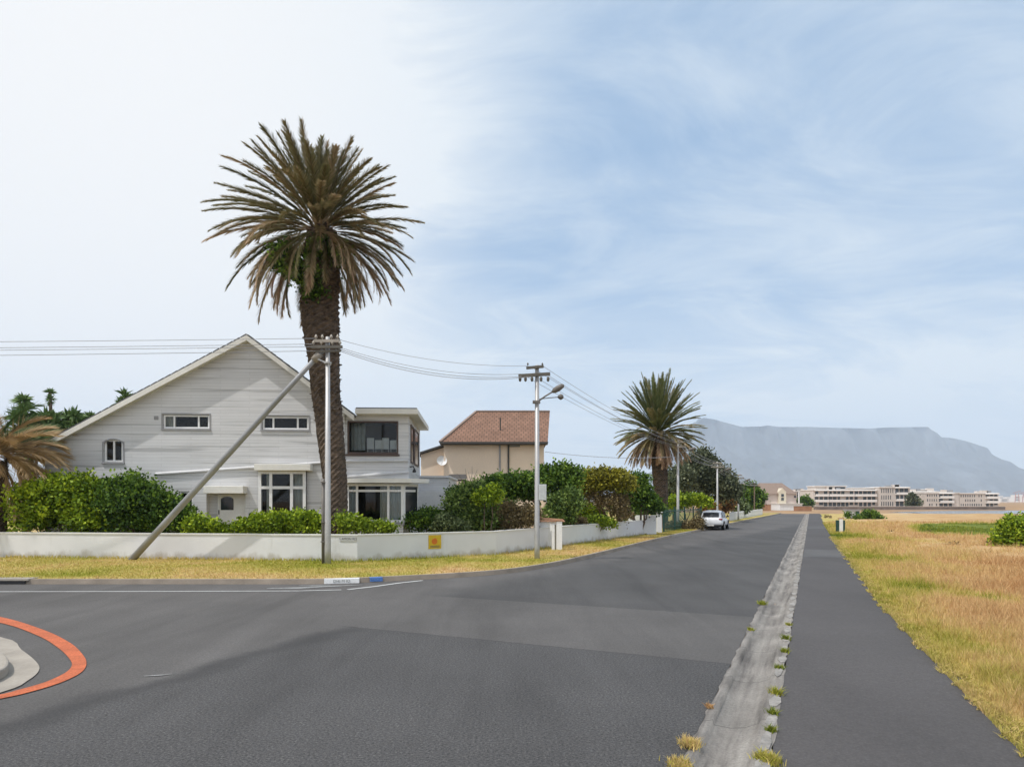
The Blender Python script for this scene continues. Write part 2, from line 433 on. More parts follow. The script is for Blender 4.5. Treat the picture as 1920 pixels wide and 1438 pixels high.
# split into strips so that the sheet triangulates cleanly
ks = [p for p in kerb]
for i in range(len(ks)-1):
    a, b = ks[i], ks[i+1]
    rp.quad((a.x,a.y,0),(b.x,b.y,0),(edgeX(A_DL,b.y) if b.x > 0 else max(b.x, b.x), b.y if b.x > 0 else 19, 0),(edgeX(A_DL,a.y) if a.x > 0 else a.x, a.y if a.x > 0 else 19, 0)) if False else None
import bmesh
def ngon_sheet(name, pts, z, mat, kind='structure', h=0):
    bm = bmesh.new(); vs = [bm.verts.new((p[0], p[1], z)) for p in pts]
    f = bm.faces.new(vs); f.normal_update()
    if f.normal.z < 0: f.normal_flip()
    bmesh.ops.triangulate(bm, faces=[f])
    me = bpy.data.meshes.new(name); bm.to_mesh(me); bm.free(); me.materials.append(mat)
    o = bpy.data.objects.new(name, me); col.objects.link(o)
    if kind: o['kind'] = kind
    return o
ngon_sheet('road', poly, 0, road_material())
def jit(pts, amp, step=.4, seed=0):
    out = []; rnd = random.Random(seed)
    for i in range(len(pts)):
        a = Vector(pts[i]); b = Vector(pts[(i+1)%len(pts)]); n = max(1, int((b-a).length/step)); n = min(n, 60)
        for k in range(n):
            p = a.lerp(b, k/n); out.append(Vector((p.x+rnd.uniform(-amp,amp), p.y+rnd.uniform(-amp,amp), 0)))
    return out
def ribbon(pts, w, z, wv=None):
    mb = MB(); P = [Vector(p) for p in pts]
    L = []
    for i, p in enumerate(P):
        t = (P[min(i+1,len(P)-1)]-P[max(i-1,0)]); t.z = 0; t.normalize(); n = Vector((-t.y,t.x,0))
        ww = wv[i] if wv else w
        L.append((p+n*ww/2, p-n*ww/2))
    for i in range(len(L)-1):
        a, b = L[i]; c, d = L[i+1]
        mb.quad((a.x,a.y,z),(b.x,b.y,z),(d.x,d.y,z),(c.x,c.y,z))
    return mb
# white edge line and worn arrow
ln = [Vector((-60,18.05,0))]+[G(0,1109.5), G(300,1109), G(560,1108), G(640,1106)]
struct(ribbon(ln, .10, .010).build('road_marking', m_wpaint))
struct(ribbon([G(652,1105.5), G(700,1100), G(750,1093), G(792,1088.5)], .13, .010).build('road_marking', m_wpaint))
struct(ribbon([G(500,1103.5), G(560,1102.5), G(600,1100), G(640,1098.5), G(680,1096.5)], .2, .011, [.1,.36,.3,.2,.05]).build('road_marking', m_wworn))
struct(ribbon([G(560,1098.5), G(620,1096.8)], .1, .011).build('road_marking', m_wworn))
struct(ribbon([G(968,1071.5), G(1040,1058.5), G(1115,1041)], .07, .0095).build('road_marking', m_wworn))
struct(ribbon([G(270,1268), G(300,1266.5), G(322,1264)], .1, .0095, [.02,.06,.02]).build('road_marking', m_wworn))
# orange hazard curve at the left corner
outer = [(-300,1128),(-120,1139),(0,1157),(80,1181),(130,1205),(155,1228),(162,1246),(150,1263),(110,1282),(50,1300),(0,1311),(-150,1340),(-400,1386)]
inner = [(-300,1134),(-120,1147),(0,1168),(70,1192),(110,1216),(131,1237),(134,1250),(121,1263),(84,1280),(32,1295),(0,1303),(-150,1331),(-400,1374)]
oo = smoothline([G(*p) for p in outer], 8); ii = smoothline([G(*p) for p in inner], 8)
mb = MB()
for k in range(len(oo)-1):
    mb.quad((oo[k].x,oo[k].y,.012),(oo[k+1].x,oo[k+1].y,.012),(ii[k+1].x,ii[k+1].y,.012),(ii[k].x,ii[k].y,.012))
struct(mb.build('road_marking', m_orange))

# concrete apron and kerb nose of the corner
ap = smoothline([G(-500,1150),G(-200,1168),G(0,1195),G(40,1219),(G(68,1242)),G(73,1258),G(52,1277),G(0,1300),G(-300,1380)], 4)
o = ngon_sheet('pavement_apron', ap, .014, m_conc)
kn = smoothline([G(-520,1195),G(-200,1212),G(-40,1230),G(4,1241),G(17,1258),G(4,1275),G(-60,1296),G(-400,1370)], 6)
mb = MB(); mb.prism([(p.x,p.y) for p in kn], 0, .15)
struct(mb.build('kerb', m_conc, bevel=.03))

# kerb along the verge
def sweep(line, off0, off1, z0, z1, name, mat):
    mb = MB(); P = line; rows = []
    for i, p in enumerate(P):
        t = (P[min(i+1,len(P)-1)]-P[max(i-1,0)]); t.z = 0; t.normalize(); n = Vector((-t.y,t.x,0))
        a = p+n*off0; b = p+n*off1
        rows.append([(a.x,a.y,z0),(a.x+n.x*.03,a.y+n.y*.03,z1),(b.x,b.y,z1),(b.x,b.y,z0)])
    for i in range(len(rows)-1):
        for k in range(3): mb.quad(rows[i][k], rows[i+1][k], rows[i+1][k+1], rows[i][k+1])
    return mb.build(name, mat)
struct(sweep(kerb, 0, .17, -.02, .14, 'kerb', m_kerb))
# garden / verge sheet
vp = []
for i, p in enumerate(kerb):
    t = (kerb[min(i+1,len(kerb)-1)]-kerb[max(i-1,0)]); t.z = 0; t.normalize(); n = Vector((-t.y,t.x,0)); q = p+n*.165
    vp.append(q)
def vnoise(x, y, s, seed=0): return noise.noise(Vector((x*s+seed, y*s-seed, seed*.37)))
def grid_sheet(name, rows, mat, tonef, kind='structure'):
    nr_, nc = len(rows), len(rows[0])
    v = np.array([p for r in rows for p in r], dtype=np.float32)
    idx = np.arange(nr_*nc).reshape(nr_, nc)
    f = np.stack([idx[:-1,:-1], idx[:-1,1:], idx[1:,1:], idx[1:,:-1]], -1).reshape(-1,4)
    tone = [tonef(p[0], p[1]) for p in v]
    o = npmesh(name, v, f, mat, None, tone); o['kind'] = kind; return o
def verge_tone(x, y):
    return .50+.20*vnoise(x, y, .8, 3)+.25*vnoise(x, y, .22, 9)
rows = []
offs = [0,.4,.8,1.3,2,3,4,5,6,7,8,10,14,20,30,45,80]
for q in vp:
    # go back (to +y / -x) from the kerb; fans left beyond the bend
    d = Vector((0,1,0)) if q.x < 0 else Vector((-min(1, q.x/6), 1-min(.6, q.x/12), 0)).normalized()
    rows.append([(q.x+d.x*o_, q.y+d.y*o_, .13 if o_ < 60 else .10) for o_ in offs])
rows = [list(r) for r in zip(*rows)]
grid_sheet('verge', rows, m_field, verge_tone)
# driveway apron between the verge and the street
dk = [p for p in vp if 41 < p.y < 49]
ngon_sheet('driveway', [(p.x+.02, p.y) for p in dk]+[(dk[-1].x-1.2, dk[-1].y+1.5), (dk[0].x-1.5, dk[0].y+2.2)], .137, M('driveway_paving',(.25,.20,.165),.85))
struct(sweep([p for p in kerb if 44 < p.y < 50.5], -.012, .185, -.02, .148, 'kerb', m_conc))

# concrete drain between road and pavement
ys = list(np.concatenate([np.linspace(-4, 30, 200), np.linspace(30.5, yend, 110)]))
sec = [(-1.16,.012),(-1.05,.024),(-1.035,-.03),(-.86,-.065),(-.70,-.06),(-.56,-.015),(-.53,.03),(-.36,.036)]
rows = []
for y in ys:
    r_ = []
    rough = 1 if 11.5 < y < 27 else .25
    for k, (a, z) in enumerate(sec):
        jx = .012*vnoise(y, k, 1.7, 1)+(.045*vnoise(y, k, 7, 2) if k in (0,7) else 0)
        jz = rough*(.016*vnoise(y*1.5, k*2.3, 1.6, 4)+.008*vnoise(y, k*3, 5, 6))*(2.2 if 12.5 < y < 18 else 1)
        r_.append((edgeX(a, y)+jx, y, z+jz*(.8 if 0<k<7 else .3)))
    rows.append(r_)
nr_, nc = len(rows), len(sec)
idx = np.arange(nr_*nc).reshape(nr_, nc)
f = np.stack([idx[:-1,:-1], idx[:-1,1:], idx[1:,1:], idx[1:,:-1]], -1).reshape(-1,4)
struct(npmesh('storm_drain', np.array(rows).reshape(-1,3), f, m_drain))
rs = random.Random(3)
# broken kerb stones between drain and pavement
for i in range(26):
    y = 5.3+i*.62*(1+i*.012)
    if i in (5, 11, 17): continue
    L = rs.uniform(.18,.3)*(1+i*.012); w = rs.uniform(.055,.085)
    mb = MB(); cx = edgeX(-.43, y)+rs.uniform(-.012,.012); n = 7
    poly = []
    for k in range(n):
        th = 2*math.pi*k/n+rs.uniform(-.2,.2); rr = rs.uniform(.85,1.1)
        dx, dy = math.cos(th)*w*rr, math.sin(th)*L*rr
        poly.append((cx+dx+dy*TAN, y+dy))
    mb.prism(poly, 0, .044+rs.uniform(-.006,.008))
    o = mb.build('kerb_stone', m_stone)
    tag(o, 'small pale broken concrete edging stone between drain channel and pavement', 'kerb stone', 'broken kerb stones along the pavement')

# pavement
pr_px = [(1990,1452),(1900,1365),(1750,1220),(1660,1130),(1600,1052),(1560,1002),(1545,980),(1536,964)]
pr = [Vector((edgeX(2.35*.95, -6), -6, 0)), Vector((edgeX(2.35*.95, 3), 3, 0))]+[G(*p, .03) for p in pr_px]
pr.append(Vector((edgeX(A_PV, yend+8)+1.55, yend+8, .03)))
pr_y = [p.y for p in pr]; pr_x = [p.x for p in pr]
def prx(y): return float(np.interp(y, pr_y, pr_x))
pts = [(prx(y)+.25, y) for y in np.linspace(-6, yend, 60)]+[(edgeX(A_PV, yend), yend), (edgeX(A_PV, -6), -6)]
ngon_sheet('pavement', pts, .03, m_pave)
# paler reinstated strip across the pavement
pl = [(edgeX(A_PV+.03, 28.5),28.5),(prx(28.2)+.1,28.2),(prx(32.5)+.1,32.5),(edgeX(A_PV+.03,33),33)]
ngon_sheet('pavement', pl, .034, m_pavel)
ngon_sheet('pavement', [(edgeX(A_PV+.03, 58),58),(prx(58)+.1,58),(prx(64)+.1,64),(edgeX(A_PV+.03,64),64)], .034, m_pavel)

# field
patches = []      # (x, y, rx, ry, strength)
for (px, py, wx, wy, s) in ((1668,1053,46,12,.30),(1590,1008,40,10,.30),(1700,1103,42,15,.28),(1850,1127,30,9,.22),(1880,1135,25,9,.2),(1872,1238,26,22,.2),(1760,1200,30,22,.08),(1915,1300,30,35,.12),(1812,1195,40,10,.06)):
    c = G(px, py); e = G(px+wx, py); t_ = G(px, py-wy); b_ = G(px, py+wy)
    patches.append((c.x, c.y, e.x-c.x, (t_.y-b_.y)/2, s))
def field_tone(x, y):
    off = x-prx(min(y, yend))
    t = .17+.20*vnoise(x, y, .35, 1)+.15*vnoise(x, y, 1.2, 5)
    t += .36*math.exp(-max(off, 0)/(.8+.06*y))+.10*max(0, vnoise(x, y, .9, 31))
    if y < 9: t += .06
    for (cx, cy, rx, ry, s) in patches:
        d = ((x-cx)/rx)**2+((y-cy)/ry)**2
        if d < 6: t += s*1.3*math.exp(-d)
    # dark green ground cover further off
    if y > 36:
        px = 960+x/y*F; py = HY+F*HC/y
        u = (px-1860-20*vnoise(x, y, .1, 2))/150; v = (py-994-3*vnoise(x, y, .2, 7))/13
        d = u*u+v*v
        if d < 1.0: t = .86+.12*vnoise(x, y, .5, 8)
        elif d < 1.35: t += (1.35-d)*1.2
    return max(0, min(1, t))
ysf = list(np.concatenate([np.linspace(-2, 4, 4), 4*np.exp(np.linspace(0, math.log(yend/4), 330))]))
offsf = [0]+list(np.geomspace(.3, 170, 90))
rows = []
for y in ysf:
    r_ = []
    for k, o_ in enumerate(offsf):
        x = prx(y)+o_+(.10*vnoise(y, 0, 1.3, 2)+.12*vnoise(y, 1, 6, 3) if k == 0 else 0)
        z = .036+(min(o_, 3)/3)*(.06*vnoise(x, y, .6, 11)+.05)+(.15*vnoise(x, y, .12, 12) if o_ > 4 else 0)
        if y > 100: z -= (y-100)/(yend-100)*.1
        r_.append((x, y, z))
    rows.append(r_)
grid_sheet('grass_field', rows, m_field, field_tone)

def blades(name, P, hgt, wid, tone, lean, mat, rng):
    n = len(P); az = rng.uniform(0, 2*np.pi, n); la = rng.uniform(0, 2*np.pi, n)
    wv = np.stack([np.cos(az), np.sin(az), np.zeros(n)], 1)*wid[:,None]*.5
    ld = np.stack([np.cos(la), np.sin(la), np.zeros(n)], 1)*(lean*hgt*rng.uniform(.2, 1, n))[:,None]
    up = np.zeros((n,3)); up[:,2] = hgt
    mid = P+up*.55+ld*.35; tip = P+up+ld
    V = np.stack([P-wv, P+wv, mid-wv*.75, mid+wv*.75, tip-wv*.1, tip+wv*.1], 1).reshape(-1,3)
    b = np.arange(n)[:,None]*6
    Fq = np.concatenate([b+np.array([[0,1,3,2]]), b+np.array([[2,3,5,4]])], 0)
    return npmesh(name, V, Fq, mat, None, np.repeat(tone, 6))
rng = np.random.default_rng(7)
n = 120000
D = 5.0*np.exp(rng.uniform(0, 1, n)**.9*math.log(75/5.0))
xe = np.array([prx(d) for d in D])
xr = np.maximum(.80*D+1, xe+2)
offr = (rng.uniform(0, 1, n)**1.35)*(xr-xe)-.16
X = xe+offr
tn = np.array([field_tone(x, y) for x, y in zip(X, D)])
hfac = np.clip(.25+offr/1.6, .25, 1)
hvar = np.array([vnoise(x, y, .7, 21) for x, y in zip(X, D)])
hgt = (.10+.17*hfac*rng.uniform(.4, 1.2, n)*(1+1.2*np.clip(hvar, -.5, 1)))*np.where(tn > .8, .7, 1)
hgt[offr < .25] *= .6; clumpy = np.array([vnoise(x, y, 3.0, 41) for x, y in zip(X, D)]); hgt *= 1+.8*clumpy
wid = np.maximum(.006, D*.00075)*rng.uniform(.7, 1.4, n)
tone = np.clip(tn+rng.normal(0, .07, n), 0, 1)
zb = np.full(n, .02)
o = blades('field_grass', np.stack([X, D, zb], 1), hgt, wid, tone, .7, m_field, rng)
tag(o, 'dry orange and yellow-green grass beside the pavement', 'grass'); o['kind'] = 'stuff'
# runners of grass creeping over the pavement edge
n = 16000
D = 4.5*np.exp(rng.uniform(0, 1, n)*math.log(45/4.5))
den = np.array([.5+1.1*vnoise(0, y, 2.2, 51)+.5*vnoise(3, y, 7, 52) for y in D])
reach = np.clip(den, 0.05, .8)*(.24+.005*D)
X = np.array([prx(d) for d in D])+.12-rng.uniform(0, 1, n)**.8*(reach+.12)
tone = np.clip(.50+rng.normal(0, .10, n), 0, 1)
o = blades('edge_grass', np.stack([X, D, np.full(n, .034)], 1), rng.uniform(.02, .06, n), np.maximum(.009, D*.001)*rng.uniform(.7,1.4,n), tone, 2.2, m_field, rng)
tag(o, 'pale yellow grass runners creeping over the right pavement edge', 'grass'); o['kind'] = 'stuff'
# verge turf
n = 60000
vx = []; 
kx = np.array([p.x for p in vp]); ky = np.array([p.y for p in vp])
walln = [(-40,28.6),(-20.5,27.3),(-5.75,25.4),(-.66,28.4),(8.7,45.1),(10.3,48.2),(16.8,60.5),(27.0,82),(40,110)]
wxn = [w[0] for w in walln]; wyn = [w[1] for w in walln]
X = rng.uniform(-20, 17, n); t_ = rng.uniform(0, 1, n)
y0 = np.interp(X, kx, ky)+.05; y1 = np.interp(X, wxn, wyn)
Y = y0+t_*(y1-y0)
tone = np.array([verge_tone(x, y) for x, y in zip(X, Y)])+rng.normal(0, .06, n)+.12*np.clip(t_-.8, 0, 1)*3
hgt = rng.uniform(.03, .08, n)*(1+1.0*(t_ > .93))
o = blades('verge_grass', np.stack([X, Y, np.full(n, .125)], 1), hgt, np.full(n, .022)*rng.uniform(.6,1.4,n), tone, .9, m_field, rng)
tag(o, 'short yellowed grass on the verge outside the white wall', 'grass'); o['kind'] = 'stuff'

# lagoon
m_water, nt, out = newmat('lagoon_water')
prin(nt, out, (.20,.22,.23), .12, 0, bumpn(nt, noisenode(nt, .8, 3, (1,3,1)), .15, .1), .5)
lag = [G(1665,959.5), G(1760,957.2), G(1900,956.6), G(2300,955.5), G(2300,967), G(1960,967), G(1850,964.5), G(1740,962.5)]
ngon_sheet('lagoon', lag, -.05, m_water)
ngon_sheet('sandbank', [G(1620,963.5), G(1700,961), G(1735,963), G(1680,965)], -.045, M('sand', (.52,.44,.34)))

# ------------------------------------------------------------------ mountain
prof = [(900,940),(1050,932),(1150,915),(1230,880),(1275,835),(1300,800),(1312,789),(1320,783),(1340,786),(1360,792),(1380,797),(1390,800),(1427,799),(1440,797),(1460,800),(1513,800),(1580,802),(1633,803),(1663,801),(1743,800),(1750,812),(1763,819),(1787,821),(1813,827),(1837,835),(1850,853),(1873,863),(1900,872),(1920,881),(1990,905),(2100,925),(2260,935),(2500,940)]
DM = 8000.
pxs = np.arange(900, 2500, 6.0)
tops = np.interp(pxs, [p[0] for p in prof], [p[1] for p in prof])
secs = [(-1900,0),(-1500,.16),(-1100,.34),(-750,.47),(-450,.58),(-260,.70),(-150,.86),(-60,.96),(0,1.0),(500,.97),(1000,.6),(1500,0)]
rows = []
for i, px in enumerate(pxs):
    r_ = []; Ht = HC+(HY-tops[i])/F*DM
    for (dy, fr) in secs:
        g = noise.fractal(Vector((px*.02, dy*.0006, 2.2)), 1.0, 2.0, 4)
        g2 = noise.fractal(Vector((px*.05, dy*.001, 7.2)), 1.0, 2.0, 3)
        rid = 0 if fr in (0, 1.0) else 1
        y = DM+dy+rid*(g*420+g2*260)
        z = Ht*fr*(1+rid*(.16*g+.10*g2))
        if fr < 1: z = min(z, Ht*(.985 if dy < 0 else .97)*y/DM)
        x = (px-960)/F*DM
        r_.append((x, y, z-2))
    rows.append(r_)
m_mtn = M('mountain_rock', (.095,.105,.115), .95, .6, .002, 0, .009, fine=.3, stretch=(1.6,1,.5))
o = grid_sheet('mountain', rows, m_mtn, lambda x, y: .5)
for p in o.data.polygons: p.use_smooth = True

# haze
hz = MB(); hz.box(-9990, 9990, -9990, 9990, -1.1, 1120)
m_haze = bpy.data.materials.new('haze'); m_haze.use_nodes = True; nt = m_haze.node_tree; nt.nodes.clear()
out = nt.nodes.new('ShaderNodeOutputMaterial'); pv = nt.nodes.new('ShaderNodeVolumePrincipled')
pv.inputs['Color'].default_value = (.67,.82,1.0,1); pv.inputs['Density'].default_value = .92/8000; pv.inputs['Anisotropy'].default_value = .0
nt.links.new(pv.outputs[0], out.inputs['Volume'])
o = hz.build('haze', m_haze); tag(o, 'pale blue air haze fading the mountain', 'haze'); o['kind'] = 'stuff'; o.display_type = 'WIRE'

# ------------------------------------------------------------------ foliage helpers
def unit(a): return a/np.maximum(np.linalg.norm(a, axis=1, keepdims=True), 1e-9)
def leafcloud(lobes, n, size, seed, clump=.28, width=.34, per=26, low=-.35, shell=.30, zmin=.13, up=.35):
    rg = np.random.default_rng(seed); L = np.array(lobes, float)
    wgt = (L[:,3]*L[:,5]+L[:,3]*L[:,4]+L[:,4]*L[:,5]); wgt /= wgt.sum()
    nc = max(4, n//per)
    k = rg.choice(len(L), nc, p=wgt)
    d = unit(rg.normal(size=(nc,3)))
    flip = (d[:,2] < low) & (rg.random(nc) < .85); d[flip,2] *= -1
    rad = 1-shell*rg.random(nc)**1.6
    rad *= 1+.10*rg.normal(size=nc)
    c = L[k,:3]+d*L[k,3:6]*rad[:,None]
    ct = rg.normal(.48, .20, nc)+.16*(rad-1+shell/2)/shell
    m = nc*per
    ci = np.repeat(np.arange(nc), per)
    p = c[ci]+rg.normal(size=(m,3))*clump*.55
    ok = p[:,2] > zmin
    p = p[ok]; ci = ci[ok]; m = len(p)
    a = unit(rg.normal(size=(m,3))+d[ci]*.6+np.array([0,0,up]))
    b = unit(np.cross(a, unit(rg.normal(size=(m,3)))))
    s = size*rg.uniform(.6, 1.4, m)[:,None]
    V = np.stack([p, p+a*s*.5+b*s*width, p+a*s, p+a*s*.5-b*s*width], 1).reshape(-1,3)
    Fq = np.arange(m*4).reshape(-1,4)
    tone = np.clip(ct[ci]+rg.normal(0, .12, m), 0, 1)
    return V, Fq, np.repeat(tone, 4)
def lobes_px(lst, D, depth=1.0):
    """ellipses given in photo pixels (cx, cy, rx, ry) at distance D -> lobes"""
    out = []
    for q in lst:
        cx, cy, rx, ry = q[:4]; DD = D+(q[4] if len(q) > 4 else 0)
        if D > 33 and D < 75: cy += .30*ry+2; ry *= .74
        c = W(cx, cy, DD); s = DD/F
        out.append((c.x, c.y, c.z-.06*ry*s, rx*s*.9, min(rx, ry*1.3)*s*depth*.9, ry*s*.86))
    return out
def stems(root, base, tips, r0, mat=m_bark, name='trunk', n=7):
    mb = MB(); rnd = random.Random(len(tips)+int(base[0]*10))
    for t in tips:
        b = Vector(base)+Vector((rnd.uniform(-.15,.15), rnd.uniform(-.15,.15), 0)); t = Vector(t)
        pts = []
        for k in range(6):
            u = k/5; p = b.lerp(t, u); bend = math.sin(u*math.pi)*.12*(t-b).length
            p += Vector((rnd.uniform(-.5,.5), rnd.uniform(-.5,.5), rnd.uniform(-.3,.6)))*bend
            pts.append(p)
        mb.tube(pts, [r0*(1-.75*k/5) for k in range(6)], n)
    return mb.build(name, mat, root, smooth=True)
def bush(name, label, cat, lobes, n, size, seed, mat, base=None, tips=None, group=None, r0=.05, partname='crown', **kw):
    L = np.array(lobes); cx, cy = float(L[:,0].mean()), float(L[:,1].mean())
    if base is None: base = (cx, cy, .13)
    root = thing(name, label, cat, base, 0, group)
    V, Fq, tn = leafcloud(lobes, n, size, seed, **kw)
    npmesh(partname, V, Fq, mat, root, tn)
    if tips is None:
        rnd = random.Random(seed); tips = []
        for l in lobes:
            tips.append((l[0]+rnd.uniform(-.3,.3)*l[3], l[1], l[2]+.2*l[5]))
    stems(root, base, tips, r0)
    return root

# garden shrubs behind the wall
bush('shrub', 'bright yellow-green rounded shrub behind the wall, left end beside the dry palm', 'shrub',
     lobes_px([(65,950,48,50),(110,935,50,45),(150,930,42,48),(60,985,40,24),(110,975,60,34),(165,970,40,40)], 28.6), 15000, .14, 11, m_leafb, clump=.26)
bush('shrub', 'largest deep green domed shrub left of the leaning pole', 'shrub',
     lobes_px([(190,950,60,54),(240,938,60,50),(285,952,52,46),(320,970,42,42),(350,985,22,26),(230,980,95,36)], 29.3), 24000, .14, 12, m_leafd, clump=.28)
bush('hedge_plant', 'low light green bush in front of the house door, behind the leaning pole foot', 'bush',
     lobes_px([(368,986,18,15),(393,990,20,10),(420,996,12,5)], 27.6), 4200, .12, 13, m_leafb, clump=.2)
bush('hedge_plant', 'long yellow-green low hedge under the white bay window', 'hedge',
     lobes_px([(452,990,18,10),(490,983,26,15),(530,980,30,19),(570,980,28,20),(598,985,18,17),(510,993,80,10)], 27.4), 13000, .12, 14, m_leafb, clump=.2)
bush('hedge_plant', 'loose low green plants between the big palm and the lower bay window', 'plant',
     lobes_px([(648,980,14,18),(668,986,26,13),(700,990,30,9),(728,992,16,7)], 27.4), 5000, .11, 15, m_leafy, clump=.2)
bush('shrub', 'clipped dark green shrub right of the lower bay window', 'shrub',
     lobes_px([(775,978,24,20),(805,976,28,21),(826,985,20,18)], 31.5), 7000, .12, 16, m_leafd, clump=.22)
bush('shrub', 'bulky mid green shrub with pale leaf tips, left of the street wall corner', 'shrub',
     lobes_px([(868,962,36,44),(850,985,28,26),(905,974,36,34),(888,930,22,26),(878,985,50,22)], 31.5), 16000, .14, 17, m_leafmid, clump=.28)
bush('shrub', 'deep green spreading shrub in front of the beige house, behind the bulky paler one', 'shrub',
     lobes_px([(915,932,30,30),(872,922,34,26),(938,945,24,24)], 33.5), 8000, .13, 18, m_leafd, clump=.26)
bush('shrub', 'brownish dry shrub right of the bulky mid green shrub, just behind the wall corner', 'shrub',
     lobes_px([(945,972,34,28),(975,978,30,22),(925,985,22,18),(990,968,18,18)], 31.8), 9000, .12, 19, m_leafbr, clump=.28)
bush('shrub', 'small bright green shrub peeping between the bulky shrub and the brown one', 'shrub',
     lobes_px([(912,935,20,16),(925,925,16,12)], 30.6), 2200, .12, 71, m_leafb, clump=.22)
bush('shrub', 'silvery low shrub in front of the bulky mid green shrub', 'shrub',
     lobes_px([(835,985,20,18),(856,992,22,12)], 30.2), 3000, .13, 72, m_leafg, clump=.22)
# bare twigs over the grey-green shrub
root = thing('dry_plant', 'thin bare brown twigs standing above the bulky mid green shrub', 'plant', W(880,1000,32.6))
stems(root, W(885,940,32.6), [W(x, y, 32.6) for x, y in ((858,888),(872,878),(885,874),(895,880),(905,884),(865,900),(912,896),(878,884),(890,890))], .022, name='twig', n=5)
# trees along the garden
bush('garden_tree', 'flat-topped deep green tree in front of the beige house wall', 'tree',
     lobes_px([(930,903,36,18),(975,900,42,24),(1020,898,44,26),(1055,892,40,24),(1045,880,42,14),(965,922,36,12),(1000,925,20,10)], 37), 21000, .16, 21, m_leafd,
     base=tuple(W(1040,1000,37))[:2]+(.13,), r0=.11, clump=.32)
bush('shrub', 'tall dark speckled shrub behind the white gate pillar', 'shrub',
     lobes_px([(1055,935,28,36),(1048,960,24,24),(1072,930,20,30),(1035,955,12,20)], 36), 9000, .14, 22, m_leafmid, clump=.28)
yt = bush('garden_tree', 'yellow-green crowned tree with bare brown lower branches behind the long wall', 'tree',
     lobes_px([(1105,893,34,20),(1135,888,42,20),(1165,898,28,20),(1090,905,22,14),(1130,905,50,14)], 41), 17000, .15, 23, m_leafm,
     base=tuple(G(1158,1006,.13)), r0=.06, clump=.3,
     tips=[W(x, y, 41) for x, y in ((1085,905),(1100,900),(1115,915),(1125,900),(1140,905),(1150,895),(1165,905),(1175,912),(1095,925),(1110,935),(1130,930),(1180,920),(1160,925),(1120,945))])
V, Fq, tn = leafcloud(lobes_px([(1120,928,34,16),(1150,935,30,22),(1105,920,22,12),(1165,955,18,22)], 41), 5500, .12, 24, clump=.3)
npmesh('dry_twigs', V, Fq, m_leafbr, yt, tn)
bush('garden_tree', 'dark green leaning tree between the yellow-green tree and the farther palm', 'tree',
     lobes_px([(1190,912,30,26),(1205,932,32,22),(1170,940,24,22),(1222,945,22,14),(1195,895,18,18)], 45), 12000, .17, 25, m_leafd, clump=.32, r0=.09)
bush('shrub', 'bright lime green low shrub just behind the long street wall', 'shrub',
     lobes_px([(1115,973,28,12),(1135,978,22,8),(1098,976,16,8)], 38.5), 4200, .12, 26, m_leafy, clump=.2)
bush('shrub', 'brown dead low shrub behind the street wall, right of the gate pillar', 'shrub',
     lobes_px([(1082,976,18,9),(1068,979,10,6)], 37.2), 2200, .12, 27, m_leafbr, clump=.2)
bush('shrub', 'mid green shrub row under the yellow-green tree', 'shrub',
     lobes_px([(1085,952,26,20),(1110,955,26,16),(1070,965,14,12)], 43), 6000, .14, 28, m_leafb, clump=.26)
bush('shrub', 'mid green hedge behind the white return wall', 'shrub',
     lobes_px([(1195,953,20,13),(1215,952,22,12),(1180,960,16,12),(1238,956,14,14)], 51.5), 5500, .17, 29, m_leafmid, clump=.28)
bush('conifer_tree', 'tall grey-green spreading tree right of the farther palm', 'tree',
     lobes_px([(1310,880,28,36),(1330,895,34,36),(1350,912,30,28),(1300,905,30,34),(1368,922,20,18),(1318,862,16,18)], 78, 1.2), 22000, .30, 31, m_leafc, clump=.6, r0=.25)
bush('conifer_tree', 'dark tree directly behind the trunk of the farther palm', 'tree',
     lobes_px([(1262,900,24,32),(1278,885,18,30),(1255,925,20,20)], 74, 1.2), 10000, .30, 32, m_leafc, clump=.6, r0=.2)
bush('shrub', 'bright green creeper bush on top of the green fence', 'shrub',
     lobes_px([(1275,935,24,16),(1300,932,22,13),(1320,937,16,10),(1262,945,14,12)], 63.5), 8000, .2, 33, m_leafb, clump=.3)
bush('shrub', 'orange-red flowering shrub behind the white car', 'shrub',
     lobes_px([(1322,947,13,10),(1337,949,12,10),(1318,958,10,8)], 70), 2600, .2, 34, m_leafor, clump=.3)
bush('shrub', 'orange and green shrub between the second and third street poles', 'shrub',
     lobes_px([(1358,950,13,10),(1370,946,10,12),(1350,958,14,7)], 82), 2600, .22, 35, m_leafor, clump=.3)
bush('shrub', 'dark green shrub row behind the low picket wall', 'shrub',
     lobes_px([(1380,950,14,12),(1365,938,16,12),(1392,955,12,9)], 92), 4000, .26, 36, m_leafg, clump=.4)
bush('garden_tree', 'rounded green tree at the far end of the left gardens, before the brown-roofed house', 'tree',
     lobes_px([(1405,928,20,20),(1420,936,15,18),(1395,940,14,16),(1412,950,18,12),(1407,912,10,10)], 118), 8000, .36, 37, m_leafd, clump=.5, r0=.15)
bush('shrub', 'purple-brown low shrubs at the foot of the green fence', 'shrub',
     lobes_px([(1262,984,16,10),(1282,984,16,11),(1302,982,14,12),(1312,974,8,12)], 54.5), 4500, .16, 38, m_leafbr, clump=.28)
bush('garden_tree', 'small round green tree left of the apartment blocks', 'tree',
     lobes_px([(1510,940,9,9),(1505,945,8,7),(1517,945,6,6)], 220), 2600, .6, 39, m_leafd, clump=.8, r0=.2)
bush('garden_tree', 'dark tree growing between two apartment blocks', 'tree',
     lobes_px([(1710,936,6,9),(1717,944,7,6),(1706,946,4,6)], 285), 2600, .8, 40, m_leafc, clump=1.0, r0=.2)
